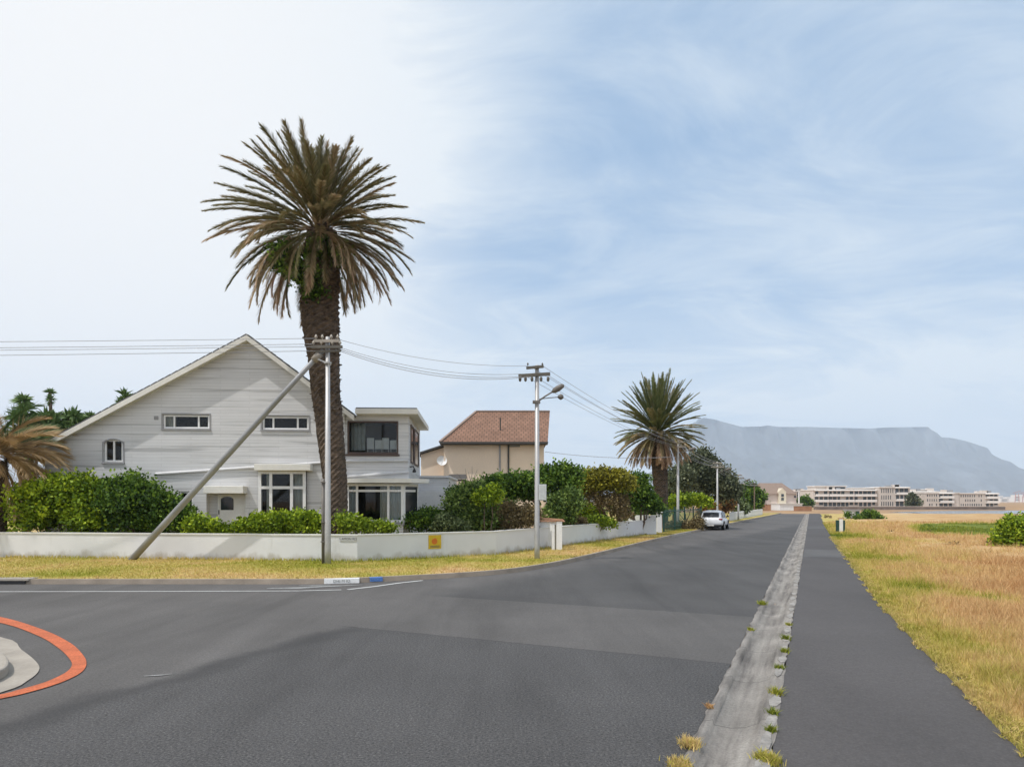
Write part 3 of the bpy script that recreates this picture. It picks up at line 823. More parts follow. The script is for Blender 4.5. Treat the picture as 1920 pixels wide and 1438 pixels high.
bush('field_bush', 'dark green mound of a bush in the far dry field', 'bush',
     lobes_px([(1630,968,15,9),(1620,972,12,5),(1643,973,12,4)], 90), 4500, .24, 41, m_leafd, clump=.35, zmin=0.0)
bush('field_bush', 'leafy dark green bush at the right edge of the field', 'bush',
     lobes_px([(1905,1003,30,26),(1885,1018,18,16),(1930,1000,30,30),(1900,985,16,12)], 33), 13000, .13, 42, m_leafb, clump=.3, zmin=0.0)
bush('field_bush', 'small dark scrub beside the green and white marker', 'bush',
     lobes_px([(1590,967,3.5,7),(1604,970,3,5)], 88), 700, .2, 43, m_leafd, clump=.3, zmin=0.0)
for i, (px, py, s) in enumerate(((1672,1000,6),(1785,1027,9),(1742,1000,5),(1553,972,5),(1580,985,4))):
    bush('scrub_clump', ['small rust-brown scrub clump in the middle of the field', 'largest rust-brown scrub clump in front of the green ground cover', 'tiny brown scrub clump before the green ground cover',
         'brown scrub clump by the far pavement edge', 'dry scrub clump left of the white marker'][i], 'scrub',
         lobes_px([(px, py-s*.4, s*1.3, s)], F*HC/(py-HY)), 500, .09, 50+i, m_leafbr, clump=.16, zmin=0.0, base=tuple(G(px,py)), r0=.01)

# ------------------------------------------------------------------ weeds by the drain
def tuft(name, label, c, n, r, h, tmean, seed, group=None):
    rg = np.random.default_rng(seed)
    P = np.stack([c[0]+rg.normal(0, r*.33, n), c[1]+rg.normal(0, r*.5, n), np.full(n, .025)], 1)
    o = blades(name, P, h*rg.uniform(.3, 1.1, n), np.full(n, .006+.0004*c[1])*rg.uniform(.7, 1.6, n), np.clip(rg.normal(tmean, .09, n), 0, 1), 1.3, m_field, rg)
    return tag(o, label, 'weed', group)
wd = [(1473,1200,.10,.10,.85),(1470,1224,.08,.08,.8),(1461,1256,.10,.08,.88),(1456,1303,.12,.09,.72),(1450,1342,.09,.08,.88),(1446,1374,.08,.07,.85),(1478,1173,.08,.06,.7),(1429,1133,.16,.10,.78),(1408,1182,.09,.06,.72)]
for i, (px, py, r, h, t_) in enumerate(wd):
    tuft('weed_tuft', 'small green weed tuft sprouting from the crack along the drain', G(px, py+2), 150, r*.8, h, t_, 80+i, 'weeds along the drain')
tuft('weed_tuft', 'wide green and straw weed patch at the bottom between drain and pavement', G(1440,1432), 900, .13, .07, .62, 95)
tuft('weed_tuft', 'wide dry straw weed patch on the road side of the drain', G(1294,1400), 700, .13, .06, .42, 96)
tuft('weed_tuft', 'dry weeds at the bottom edge where road meets drain', G(1275,1440), 500, .14, .06, .46, 97)
tuft('weed_tuft', 'reddish dry weeds along the broken road edge by the drain', G(1330,1330), 200, .05, .045, .1, 98)

# ------------------------------------------------------------------ palms
def frond(rg, p0, az, e0, droop, L, leaf, wl, tone, K=46, twist=None, fwd=.9):
    t = np.linspace(0, 1, K)
    e = e0-droop*t**1.3
    step = L/K
    dx = np.cos(e)*step; dz = np.sin(e)*step
    h = np.cumsum(dx); z = np.cumsum(dz)
    wob = rg.normal(0, .05)*t*t*L
    ca, sa = math.cos(az), math.sin(az)
    P = np.stack([p0[0]+h*ca-wob*sa, p0[1]+h*sa+wob*ca, p0[2]+z], 1)
    T = np.stack([np.cos(e)*ca, np.cos(e)*sa, np.sin(e)], 1)
    S = np.tile(np.array([-sa, ca, 0.]), (K,1))
    U = np.cross(S, T)
    U *= np.sign(U[:,2:3]+1e-6)
    V = []; tn = []
    # rachis
    rw = np.interp(t, [0,.1,1], [.05,.03,.008])[:,None]
    A = P-S*rw; B = P+S*rw
    rach = np.stack([A[:-1], B[:-1], B[1:], A[1:]], 1).reshape(-1,3)
    V.append(rach); tn.append(np.full(len(rach), min(1, tone+.25)))
    sel = t > .10
    Ps, Ts, Ss, Us, ts = P[sel], T[sel], S[sel], U[sel], t[sel]
    prof = np.interp(ts, [.1,.25,.6,.9,1], [.35,.85,1.0,.65,.35])
    for sgn in (-1, 1):
        for rep in range(2):
            m = len(ts)
            dv = Ts*fwd+Ss*sgn*rg.uniform(.45,.8,(m,1))+Us*rg.uniform(.05,.45,(m,1))
            dv = dv/np.linalg.norm(dv, axis=1, keepdims=True)
            ll = (leaf*prof*rg.uniform(.75,1.15,m))[:,None]
            base = Ps+Ts*step*rep*.5
            tip = base+dv*ll; tip[:,2] -= ll[:,0]*rg.uniform(.0,.22,m)
            wv = Ts*wl*.5+Us*wl*.25
            V.append(np.stack([base-wv, base+wv, (base*.4+tip*.6)+wv*.8, tip], 1).reshape(-1,3))
            tn.append(np.repeat(np.clip(tone+rg.normal(0,.10,m)+.18*(ts-.5), 0, 1), 4))
    return np.concatenate(V), np.concatenate(tn)
def fronds_mesh(name, root, lst, mat):
    V = np.concatenate([v for v, _ in lst]); T = np.concatenate([t for _, t in lst])
    return npmesh(name, V, np.arange(len(V)).reshape(-1,4), mat, root, T)
def palm_trunk(root, cl, seed, stubs, top_h):
    """cl = list of (x, y, z, r)"""
    rnd = random.Random(seed); zs = np.arange(cl[0][2], cl[-1][2], .11)
    Z = [c[2] for c in cl]; n = 26; V = []; Fc = []
    for i, z in enumerate(zs):
        x = np.interp(z, Z, [c[0] for c in cl]); y = np.interp(z, Z, [c[1] for c in cl]); r = np.interp(z, Z, [c[3] for c in cl])
        rough = .03+.05*min(1, max(0, (z-cl[0][2])/(cl[-1][2]-cl[0][2])))
        for k in range(n):
            th = 2*math.pi*k/n
            rr = r*(1+rough*((i+k)%2)*1.6-rough*.6+rough*rnd.uniform(-.6,.6)+.05*noise.noise(Vector((math.cos(th)*2, math.sin(th)*2, z))))
            V.append((x+rr*math.cos(th), y+rr*math.sin(th), z))
    for i in range(len(zs)-1):
        for k in range(n): Fc.append((i*n+k, i*n+(k+1)%n, (i+1)*n+(k+1)%n, (i+1)*n+k))
    mb = MB(); mb.add(V, Fc)
    for s in range(stubs):
        z = top_h+(cl[-1][2]-top_h)*rnd.random()**.8; th = rnd.uniform(0, 2*math.pi)
        x = np.interp(z, Z, [c[0] for c in cl]); y = np.interp(z, Z, [c[1] for c in cl]); r = np.interp(z, Z, [c[3] for c in cl])
        d = Vector((math.cos(th), math.sin(th), 0)); sd = Vector((-d.y, d.x, 0)); p = Vector((x, y, z))+d*r*.93
        w = rnd.uniform(.05,.1); l = rnd.uniform(.06,.17)
        tip = p+d*l+Vector((0,0,rnd.uniform(.02,.12)))
        mb.add([p-sd*w, p+sd*w, p+Vector((0,0,-.1)), p+Vector((0,0,.1)), tip-sd*w*.6, tip+sd*w*.6], [(0,2,1),(0,1,5,4),(0,4,3),(1,3,5),(4,5,3),(0,3,1),(2,4,5)])
    return mb.build('trunk', m_trunk, root)

rg = np.random.default_rng(21)
D1 = 28.5
pc = W(603,428,D1)
root = thing('palm_tree', 'tallest palm with shaggy brown-green crown beside the corner house', 'palm tree', (W(632,1000,D1).x, D1, .13))
cl = []
for (px, py, hw) in ((632,1040,21),(631,985,20),(628,900,21.5),(621,830,24),(616,780,24.5),(611,740,25),(607,672,28),(602,620,32),(600,575,33),(602,520,33),(604,470,30),(604,430,24)):
    p = W(px, py, D1); cl.append((p.x, D1, p.z, hw*D1/F))
palm_trunk(root, cl, 4, 520, 5.5)
lst = []; dry = []
NF = 185
for i in range(NF):
    u = (i+.5)/NF
    az = i*2.39996+rg.normal(0,.12)
    e0 = R(84)-R(128)*u**.95+rg.normal(0, R(8))
    L = np.interp(u, [0,.15,.5,.8,1], [2.95,3.5,4.2,4.1,3.2])*rg.uniform(.88,1.08)
    dr = np.interp(u, [0,.3,.6,1], [R(6),R(26),R(46),R(48)])*rg.uniform(.7,1.3)
    # a little leaner growth to the right of the crown
    if math.cos(az) > .2: L *= .93
    tone = np.interp(u, [0,.5,.75,1], [.40,.44,.60,.70])+rg.normal(0,.12)
    p0 = (pc.x-.1+.35*math.cos(az)*(.4+u), pc.y+.35*math.sin(az)*(.4+u), pc.z+.45-.9*u)
    if math.cos(az) > .2: L *= .95
    fr = frond(rg, p0, az, e0, dr, L, .56, .055, tone, 64, fwd=1.35)
    (dry if (u > .8 and rg.random() < .75) else lst).append(fr)
for i in range(20):   # hanging dead fronds under the crown
    az = rg.choice([0, np.pi])+rg.normal(0, .55); p0 = (pc.x+.5*math.cos(az), pc.y+.5*math.sin(az), pc.z-.6)
    dry.append(frond(rg, p0, az, R(-12)+rg.normal(0,.2), R(74), rg.uniform(2.2,3.4), .36, .035, .7, 40))
fronds_mesh('crown', root, lst, m_frond)
fronds_mesh('dry_fronds', root, dry, m_frond)
V, Fq, tn = leafcloud(lobes_px([(530,482,32,26,-1.2),(560,500,34,30,-1.3),(580,520,22,26,-.8),(590,545,18,22,-.7),(640,480,20,22,-.3),(610,470,34,26,-.6)], D1), 8000, .13, 61, clump=.24, shell=.6, low=-1)
npmesh('creeper', V, Fq, m_leafd, root, tn)

D2 = 57.
pc = W(1233,812,D2)
root = thing('palm_tree', 'farther palm with dense green rounded crown behind the white wall end', 'palm tree', (W(1237,1000,D2).x, D2, .13))
cl = []
for (px, py, hw) in ((1242,1003,11),(1241,970,11.5),(1239,930,12.5),(1237,880,14),(1235,850,14),(1234,812,11)):
    p = W(px, py, D2); cl.append((p.x, D2, p.z, hw*D2/F))
palm_trunk(root, cl, 5, 220, 3)
lst = []; dry = []; NF = 240
for i in range(NF):
    u = (i+.5)/NF; az = i*2.39996+rg.normal(0,.12)
    e0 = R(86)-R(134)*u**.9+rg.normal(0, R(9))
    L = np.interp(u, [0,.2,.5,.8,1], [4.7,4.3,3.5,3.1,2.6])*rg.uniform(.88,1.08)
    dr = np.interp(u, [0,.3,.6,1], [R(4),R(22),R(40),R(40)])*rg.uniform(.7,1.3)
    tone = np.interp(u, [0,.4,.7,1], [.34,.46,.72,.85])+rg.normal(0,.12)
    p0 = (pc.x+.3*math.cos(az)*(.4+u), pc.y+.3*math.sin(az)*(.4+u), pc.z+.3-.7*u)
    (dry if u > .78 else lst).append(frond(rg, p0, az, e0, dr, L, .52, .09, tone, 40, fwd=1.2))
fronds_mesh('crown', root, lst, m_frond2)
fronds_mesh('dry_fronds', root, dry, m_frond)

# dry palm at the left frame edge
D3 = 29.
pc = W(-12,862,D3)
root = thing('palm_tree', 'short palm with drooping straw-coloured dead fronds at the left edge', 'palm tree', (W(-4,1000,D3).x, D3, .13))
cl = [(W(-4,y,D3).x, D3, W(0,y,D3).z, h*D3/F) for y, h in ((1035,15),(960,14),(900,15),(862,14))]
palm_trunk(root, cl, 6, 120, 1.5)
lst = []; grn = []
for i in range(96):
    az = i*2.39996+rg.normal(0,.1); u = (i+.5)/96
    e0 = R(62)-R(85)*u+rg.normal(0,R(6)); L = rg.uniform(1.9,2.9)
    fr = frond(rg, (pc.x, pc.y, pc.z+.2), az, e0, R(55)*rg.uniform(.7,1.3), L*1.3, .9, .05, .25 if u < .12 else .65, 40, fwd=1.4)
    (grn if (u < .12) else lst).append(fr)
fronds_mesh('dry_fronds', root, lst, m_frondd)
fronds_mesh('crown', root, grn, m_yucca)

# spiky-leaved trees behind the left end of the house
def rosette(rg, c, r, n, tone):
    d = unit(rg.normal(size=(n,3))+np.array([0,0,.5])); b = unit(np.cross(d, rg.normal(size=(n,3))))
    L = r*rg.uniform(.7,1.1,n)[:,None]; w = r*.10
    c = np.array(c)
    mid = c+d*L*.5; tip = c+d*L; tip[:,2] -= L[:,0]*.18
    V = np.stack([c+b*w*.5, c-b*w*.5, mid-b*w, tip], 1).reshape(-1,3); V2 = np.stack([c+b*w*.5, mid-b*w, tip, mid+b*w], 1).reshape(-1,3)
    return np.concatenate([V, V2]), np.clip(rg.normal(tone, .15, n*8), 0, 1)
def spiky(label, heads, base_px, D):
    b = W(base_px, 1000, D)
    root = thing('yucca_tree', label, 'tree', (b.x, D, .13), 0, 'spiky-leaved trees behind the house')
    V = []; T = []
    mb = MB()
    for (px, py, rad) in heads:
        c = W(px, py, D); r = rad*D/F
        v, t = rosette(rg, c, r*1.45, 50, .62); V.append(v); T.append(t)
        mb.tube([(b.x, D, .13), ((b.x+c.x)/2+.1, D, c.z*.5), tuple(c)], [.16,.12,.07], 8)
    V = np.concatenate(V); T = np.concatenate(T)
    npmesh('crown', V, np.arange(len(V)).reshape(-1,4), m_yucca, root, T)
    mb.build('trunk', m_bark, root, True)
spiky('spiky-leaved tree nearest the left palm, with a tall narrow head', [(44,752,16),(46,768,18),(44,785,24),(52,800,20),(40,815,26),(62,812,24),(30,835,24),(70,840,26)], 48, 38)
spiky('slender spiky-leaved tree whose thin tip rises highest', [(94,736,9),(95,748,8),(94,756,6),(88,784,20),(100,788,20),(95,805,26),(80,800,20),(108,825,26),(90,835,30)], 95, 38.5)
spiky('bushy spiky-leaved tree just left of the house roof', [(128,785,20),(140,780,18),(122,800,22),(145,795,20),(118,815,26),(135,812,26),(150,800,16)], 130, 39)
spiky('short spiky-leaved tree top touching the roof edge', [(158,788,16),(168,783,13),(150,800,16)], 158, 42)
spiky('spiky-leaved tree peeping over the middle of the left roof slope', [(235,742,15),(240,750,14),(230,756,14)], 236, 43)

# ------------------------------------------------------------------ corner house
HO = Vector(((468-960)/F*31, 31, 0)); HR = R(3)
house = thing('corner_house', 'large pale grey gabled house with white bay window and flat-roofed wing', 'house', HO, HR)
hc, hs = math.cos(HR), math.sin(HR)
def hx(px, ly=0):
    t = (px-960)/F
    return (t*(HO.y+ly*hc)-HO.x+ly*hs)/(hc-t*hs)
def hz_(px, py, ly=0):
    x = hx(px, ly); Y = HO.y+x*hs+ly*hc
    return HC+(HY-py)/F*Y
def holed_wall(mb, x0, x1, z0, topf, holes, ly, reveal=.16, brk=()):
    """vertical wall in the local xz plane at depth ly; topf(x) = height, holes = (x0,x1,z0,z1[,reveal])"""
    xs = sorted(set([x0, x1]+[h[0] for h in holes]+[h[1] for h in holes]+[b for b in brk if x0 < b < x1]))
    xs = [x for x in xs if x0-1e-6 <= x <= x1+1e-6]
    for a, b in zip(xs[:-1], xs[1:]):
        hs_ = sorted([h for h in holes if h[0] < (a+b)/2 < h[1]], key=lambda h: h[2])
        z = z0
        for h in hs_:
            if h[2] > z+1e-4: mb.quad((a,ly,z),(b,ly,z),(b,ly,h[2]),(a,ly,h[2]))
            z = h[3]
        mb.quad((a,ly,z),(b,ly,z),(b,ly,topf(b)),(a,ly,topf(a)))
    for h in holes:
        r = h[4] if len(h) > 4 else reveal
        a, b, c, d = h[:4]
        mb.quad((a,ly,c),(a,ly,d),(a,ly+r,d),(a,ly+r,c)); mb.quad((b,ly,c),(b,ly+r,c),(b,ly+r,d),(b,ly,d))
        mb.quad((a,ly,c),(a,ly+r,c),(b,ly+r,c),(b,ly,c)); mb.quad((a,ly,d),(b,ly,d),(b,ly+r,d),(a,ly+r,d))
def curtain(parent, x0, x1, z0, z1, ly, mat=m_curt):
    mb = MB(); n = max(6, int((x1-x0)/.035)); P = []
    for k in range(n+1):
        x = x0+(x1-x0)*k/n; P.append((x, ly+.03*math.sin(k*1.25)))
    for a, b in zip(P[:-1], P[1:]): mb.quad((a[0],a[1],z0),(b[0],b[1],z0),(b[0],b[1],z1),(a[0],a[1],z1))
    return mb.build('curtain', mat, parent, True, local=True)
def window(parent, x0, x1, z0, z1, ly, cols=(), rows=(), fw=.06, mat=m_white, curtains=(), room=1.0, roommat=m_dark, depth=.07):
    mb = MB(); y0, y1 = ly, ly+depth
    mb.box(x0, x1, y0, y1, z0, z0+fw); mb.box(x0, x1, y0, y1, z1-fw, z1)
    mb.box(x0, x0+fw, y0+.002, y1-.002, z0+fw, z1-fw); mb.box(x1-fw, x1, y0+.002, y1-.002, z0+fw, z1-fw)
    for c in cols: mb.box(c-fw/2, c+fw/2, y0+.004, y1-.004, z0+fw, z1-fw)
    for r in rows: mb.box(x0+fw, x1-fw, y0+.008, y1-.008, r-fw/2, r+fw/2)
    w = mb.build('window', mat, parent, local=True)
    g = MB(); g.quad((x0+fw*.5, ly+depth*.6, z0+fw*.5),(x1-fw*.5, ly+depth*.6, z0+fw*.5),(x1-fw*.5, ly+depth*.6, z1-fw*.5),(x0+fw*.5, ly+depth*.6, z1-fw*.5))
    g.build('pane', m_glass, w, local=True)
    for (a, b, *rest) in curtains: curtain(w, a, b, z0+.03, z1-.03, ly+depth+.08, rest[0] if rest else m_curt)
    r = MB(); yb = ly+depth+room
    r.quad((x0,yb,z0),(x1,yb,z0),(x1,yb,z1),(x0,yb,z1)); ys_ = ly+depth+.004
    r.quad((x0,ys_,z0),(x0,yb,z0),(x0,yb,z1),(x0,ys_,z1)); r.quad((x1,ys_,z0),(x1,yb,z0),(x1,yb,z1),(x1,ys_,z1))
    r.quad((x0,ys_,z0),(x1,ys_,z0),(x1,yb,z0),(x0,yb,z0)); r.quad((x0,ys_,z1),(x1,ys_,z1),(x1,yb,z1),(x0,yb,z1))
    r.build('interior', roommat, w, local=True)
    return w
def rect(px0, py0, px1, py1, ly=0):
    pm = (px0+px1)/2
    return hx(px0, ly), hx(px1, ly), hz_(pm, py1, ly), hz_(pm, py0, ly)
OV = .40
zp = hz_(468, 627, -OV); SL, SR = .555, .75
def roofz(x): return zp-(SL*-x if x < 0 else SR*x)
XL, XR, DEP = hx(84), hx(646), 11.0
wA = rect(305,777,393,804); wB = rect(491,780,579,806); wC = rect(194,823,231,867)
door_h = rect(387,924,460,1030); door_h = (door_h[0], door_h[1], .35, door_h[3])
bayW = rect(484,883,573,980)
wD = rect(335,921,362,952)
mb = MB()
topf = lambda x: roofz(x)-.19
holed_wall(mb, XL, XR, 0, topf, [wA, wB, wC, (*door_h, .45), (bayW[0]+.02, bayW[1]-.02, bayW[2], bayW[3]), wD], 0, brk=(0,))
mb.quad((XL,0,0),(XL,DEP,0),(XL,DEP,topf(XL)),(XL,0,topf(XL)))
mb.quad((XR,0,0),(XR,DEP,0),(XR,DEP,topf(XR)),(XR,0,topf(XR)))
mb.add([(XL,DEP,0),(XR,DEP,0),(XR,DEP,topf(XR)),(0,DEP,topf(0)),(XL,DEP,topf(XL))], [(0,1,2,3,4)])
mb.build('wall', m_side, house, local=True)
# roof slabs
EL, ER = hx(58,-OV), hx(664,-OV)
rf = MB()
for (xa, xb) in ((EL, 0), (0, ER)):
    za, zb_ = roofz(xa), roofz(xb)
    rf.add([(xa,-OV,za),(xb,-OV,zb_),(xb,DEP+.4,zb_),(xa,DEP+.4,za),(xa,-OV,za-.09),(xb,-OV,zb_-.09),(xb,DEP+.4,zb_-.09),(xa,DEP+.4,za-.09)],
           [(0,1,2,3),(7,6,5,4),(4,5,1,0),(6,7,3,2),(0,3,7,4),(1,5,6,2)])
roof = rf.build('roof', m_roofd, house, local=True)
# tile edge lumps along the front verge
te = MB()
for (xa, xb) in ((EL, 0), (0, ER)):
    n = int(abs(xb-xa)/.3)
    for k in range(n):
        u = xa+(xb-xa)*(k+.5)/n; te.beam((u-.13, -OV+.09, roofz(u-.13)+.015), (u+.13, -OV+.09, roofz(u+.13)+.03), .16, .05)
te.build('tile_edge', m_roofd, roof, local=True)
bb = MB()
for (xa, xb) in ((EL, 0), (0, ER)):
    bb.add([(xa,-OV-.03,roofz(xa)-.03),(xb,-OV-.03,roofz(xb)-.03),(xb,-OV-.03,roofz(xb)-.27),(xa,-OV-.03,roofz(xa)-.27),
            (xa,-OV+.02,roofz(xa)-.03),(xb,-OV+.02,roofz(xb)-.03),(xb,-OV+.02,roofz(xb)-.27),(xa,-OV+.02,roofz(xa)-.27)],
           [(0,1,2,3),(7,6,5,4),(0,4,5,1),(3,2,6,7),(0,3,7,4),(1,5,6,2)])
bb.build('bargeboard', m_cream, house, local=True)
sf = MB()
for (xa, xb) in ((EL, 0), (0, ER)):
    sf.quad((xa,-OV+.02,roofz(xa)-.2),(xb,-OV+.02,roofz(xb)-.2),(xb,0,roofz(xb)-.2),(xa,0,roofz(xa)-.2))
sf.build('soffit', m_cream, house, local=True)
# upper windows
def sill(parent, x0, x1, z, ly=0, mat=m_greyfr, h=.07, d=.06):
    s = MB(); s.box(x0-.06, x1+.06, ly-d, ly+.14, z-h, z-.003); return s.build('sill', mat, parent, local=True)
def surround(parent, r):
    s = MB(); a, b, c, d = r[:4]
    s.box(a-.05, a-.003, -.025, .02, c, d+.05); s.box(b+.003, b+.05, -.025, .02, c, d+.05); s.box(a-.003, b+.003, -.025, .02, d+.003, d+.05)
    return s.build('surround', m_greyfr, parent, local=True)
for r in (wA, wB):
    a, b, c, d = r; w_ = b-a
    w = window(house, a+.02, b-.02, c+.02, d-.02, .06, cols=(a+w_*.235, a+w_*.755), fw=.075, room=.8, curtains=((a+.06, a+w_*.24),) if r is wA else ())
    sill(w, a, b, c); surround(w, r)
a, b, c, d = wC
w = window(house, a+.02, b-.02, c+.02, d-.02, .06, cols=((a+b)/2,), fw=.085, room=.8)
sill(w, a, b, c)
for q0, q1 in ((a-.05, a-.003), (b+.003, b+.05)):
    s = MB(); s.box(q0, q1, -.025, .02, c, d-.12); s.build('surround', m_greyfr, w, local=True)
# segmental arch over the small window: corner fillets and a curved head
s = MB(); cx = (a+b)/2; hw = (b-a)/2
for k in range(10):
    u0, u1 = -1+2*k/10, -1+2*(k+1)/10
    z0_, z1_ = d-.17*u0*u0, d-.17*u1*u1
    s.add([(cx+u0*hw,-.003,z0_-.02),(cx+u1*hw,-.003,z1_-.02),(cx+u1*hw,-.003,d+.002),(cx+u0*hw,-.003,d+.002)], [(0,1,2,3)])
s.build('arch_head', m_side, w, local=True)
s = MB()
for k in range(10):
    u0, u1 = -1+2*k/10, -1+2*(k+1)/10
    s.beam((cx+u0*(hw+.03), -.008, d+.0-.17*u0*u0), (cx+u1*(hw+.03), -.008, d+.0-.17*u1*u1), .05, .055)
s.build('arch_surround', m_greyfr, w, local=True)
a, b, c, d = wD
window(house, a+.02, b-.02, c+.02, d-.02, .06, fw=.06, room=.5)
# small wall vent
s = MB(); x0, x1, z0, z1 = rect(289,780,297,787); s.box(x0, x1, -.02, 0.01, z0, z1)
for k in range(3): s.box(x0+.02, x1-.02, -.03, -.019, z0+.03+k*.05, z0+.05+k*.05)
s.build('vent', m_greyfr, house, local=True)
# flared ledges across the front
def flare(x0, x1, z0, z1, ly=0, out=.2, h=.42):
    s = MB()
    s.add([(x0,ly-.004,z0+h),(x1,ly-.004,z1+h),(x1,ly-out,z1),(x0,ly-out,z0),(x0,ly-out,z0-.05),(x1,ly-out,z1-.05),(x1,ly-.004,z1-.05),(x0,ly-.004,z0-.05)],
          [(0,3,2,1),(3,4,5,2),(4,7,6,5),(0,7,4,3),(1,2,5,6)])
    return s.build('ledge', m_side, house, local=True)
flare(hx(292), XR, hz_(292,888), hz_(646,864), out=.10, h=.055)
# door
a, b, c, d = door_h; dx0, dx1 = hx(406), hx(457)
s = MB(); s.quad((a,.448,c),(b,.448,c),(b,.448,d),(a,.448,d)); s.build('porch_back', m_side, house, local=True)
s = MB(); s.box(dx0, dx1, .36, .43, c, d-.12)
door = s.build('door', m_white, house, local=True)
door['label'] = 'white front door with arched dark window'
s = MB(); s.box(dx0-.07, dx0-.003, .33, .44, c, d-.05); s.box(dx1+.003, dx1+.07, .33, .44, c, d-.05); s.box(dx0-.003, dx1+.003, .33, .44, d-.117, d-.05)
s.build('door_frame', m_white, door, local=True)
gx0, gx1, gz0, gz1 = rect(414,931,438,956,.36)
s = MB(); P = [(gx0,gz0),(gx1,gz0)]+[((gx0+gx1)/2+(gx1-gx0)/2*math.cos(t), gz1-.14+.14*math.sin(t)) for t in np.linspace(0, math.pi, 9)]
s.add([(x, .352, z) for x, z in P]+[(x, .362, z) for x, z in P], [tuple(range(len(P)))]+[(i,(i+1)%len(P),len(P)+(i+1)%len(P),len(P)+i) for i in range(len(P))])
s.build('door_window', m_dglass, door, local=True)
s = MB(); hx0 = hx(411,.36); s.beam((hx0,.32,hz_(411,964,.36)),(hx0,.32,hz_(411,956,.36)), .035, .035, (0,1,0)); s.beam((hx0,.36,hz_(411,960,.36)),(hx0,.31,hz_(411,960,.36)), .03, .03)
s.build('door_handle', m_black, door, local=True)
x0, x1, z0, z1 = rect(381,911,456,925,-.6)
s = MB(); s.box(x0, x1, -.6, -.003, z0, z1); s.build('door_canopy', m_cream, house, local=True, bevel=.02)
# house number box and pipes by the door
s = MB(); s.box(hx(467), hx(470), -.05, -.003, hz_(468,970), hz_(468,962)); s.build('meter_box', m_black, house, local=True)
# bay window under its hood
a, b, c, d = rect(484,883,573,980,-.22)
c = hz_(528,985,-.22); wdt = b-a
bw = window(house, a, b, c, d, -.22, cols=(a+wdt*.262, a+wdt*.70), rows=(hz_(528,914,-.22),), fw=.13, room=1.2,
            curtains=((a+.32, a+wdt*.26), (a+wdt*.7, b-.08)), depth=.1)
for q0, q1 in ((a+.003, a+.12), (b-.12, b-.003)):
    s = MB(); s.box(q0, q1, -.118, -.003, c, d); s.build('bay_cheek', m_white, bw, local=True)
x0, x1, z0, z1 = rect(476,870,582,882,-.5)
s = MB(); s.box(x0, x1, -.5, -.003, z0, z1); s.build('window_hood', m_cream, house, local=True, bevel=.02)
s = MB(); s.box(a-.05, b+.05, -.3, -.003, c-.09, c-.003); s.build('bay_sill', m_greyfr, bw, local=True)
s = MB(); s.box(a, b, -.2, -.003, 0, c-.095); s.build('bay_base', m_side, bw, local=True)
# ---- wing
LW = .10                      # wing front plane
WX0, WX1 = XR+.003, hx(766, LW)
WD = 6.4
big_w = rect(651,789,747,851,LW)
bay2 = rect(652,909,754,984,LW)
ztop = hz_(700,776,-.35)
mb = MB()
holed_wall(mb, WX0, WX1, 0, lambda x: ztop, [(big_w[0],big_w[1],big_w[2],big_w[3]), (bay2[0],bay2[1],bay2[2]+.1,bay2[3])], LW, reveal=.14)
mb.quad((WX1,LW,0),(WX1,LW+WD,0),(WX1,LW+WD,ztop),(WX1,LW,ztop))
mb.quad((WX0,LW+WD,0),(WX1,LW+WD,0),(WX1,LW+WD,ztop),(WX0,LW+WD,ztop))
mb.build('wing_wall', m_side, house, local=True)
# flat roof with fascia
fx1 = hx(783,-.35); fz = hz_(720,766,-.35)
s = MB(); s.box(ER+.03, fx1, -.35, LW+WD+.4, ztop+.004, fz); s.build('wing_roof', m_cream, house, local=True, bevel=.015)
s = MB(); s.box(ER+.06, fx1-.04, -.31, LW+WD+.36, fz+.003, fz+.05); s.build('roof_felt', m_roofd, house, local=True)
# big upper window with a furnished room behind
a, b, c, d = big_w
m_room = M('lit_room_wall', (.30,.31,.31), .9, .1, 2, 0)
bwn = window(house, a+.01, b-.01, c+.01, d-.01, LW+.04, fw=.07, mat=m_brownfr, room=1.8, roommat=m_room)
bwn['label'] = 'wide brown-framed upstairs window'
s = MB(); s.box(a-.06, b+.06, LW-.05, LW-.003, c-.10, c-.003); s.build('sill', m_brownfr, bwn, local=True)
s = MB(); s.box(a+(b-a)*.60, a+(b-a)*.90, LW+1.2, LW+1.3, c+.75, d-.05); s.build('dark_door', m_dark, bwn, local=True)
s = MB()                       # chairs and table seen through the glass
for k, u in enumerate((.42,.58,.72,.88)):
    xx = a+(b-a)*u
    s.box(xx-.16, xx+.16, LW+.5, LW+.55, c+.30, c+.78-.1*(k%2)); s.box(xx-.16, xx+.16, LW+.5, LW+.85, c+.26, c+.30)
    for q in (-.14,.12): s.box(xx+q, xx+q+.03, LW+.5, LW+.53, c+.02, c+.26)
s.build('pale_chairs', m_white, bwn, local=True)
curtain(bwn, a+.1, a+.75, c+.2, d-.06, LW+.5, m_curtw)
# ledges under it
flare(WX0, WX1, hz_(700,864), hz_(700,862), ly=LW, out=.12, h=.06)
flare(WX0, WX1+.02, hz_(690,893), hz_(765,884), ly=LW, out=.14, h=.08)
# lower bay window
a, b, c, d = rect(650,907,756,979,-.45)
wdt = b-a
lb = window(house, a, b, c, d, -.45, cols=(a+wdt*.18, a+wdt*.735), rows=(hz_(700,920,-.45),), fw=.10, depth=.08, room=1.4,
            curtains=((a+.1, a+wdt*.17, m_curtw), (a+wdt*.58, a+wdt*.72), (a+wdt*.75, b-.1, m_curtw)))
s = MB(); s.box(a-.02, b+.06, -.53, LW-.003, c-.12, c-.003); s.build('bay_sill', m_greyfr, lb, local=True)
s = MB(); s.box(a+.02, b, -.45, LW-.003, 0, c-.125); s.build('bay_base', m_side, lb, local=True)
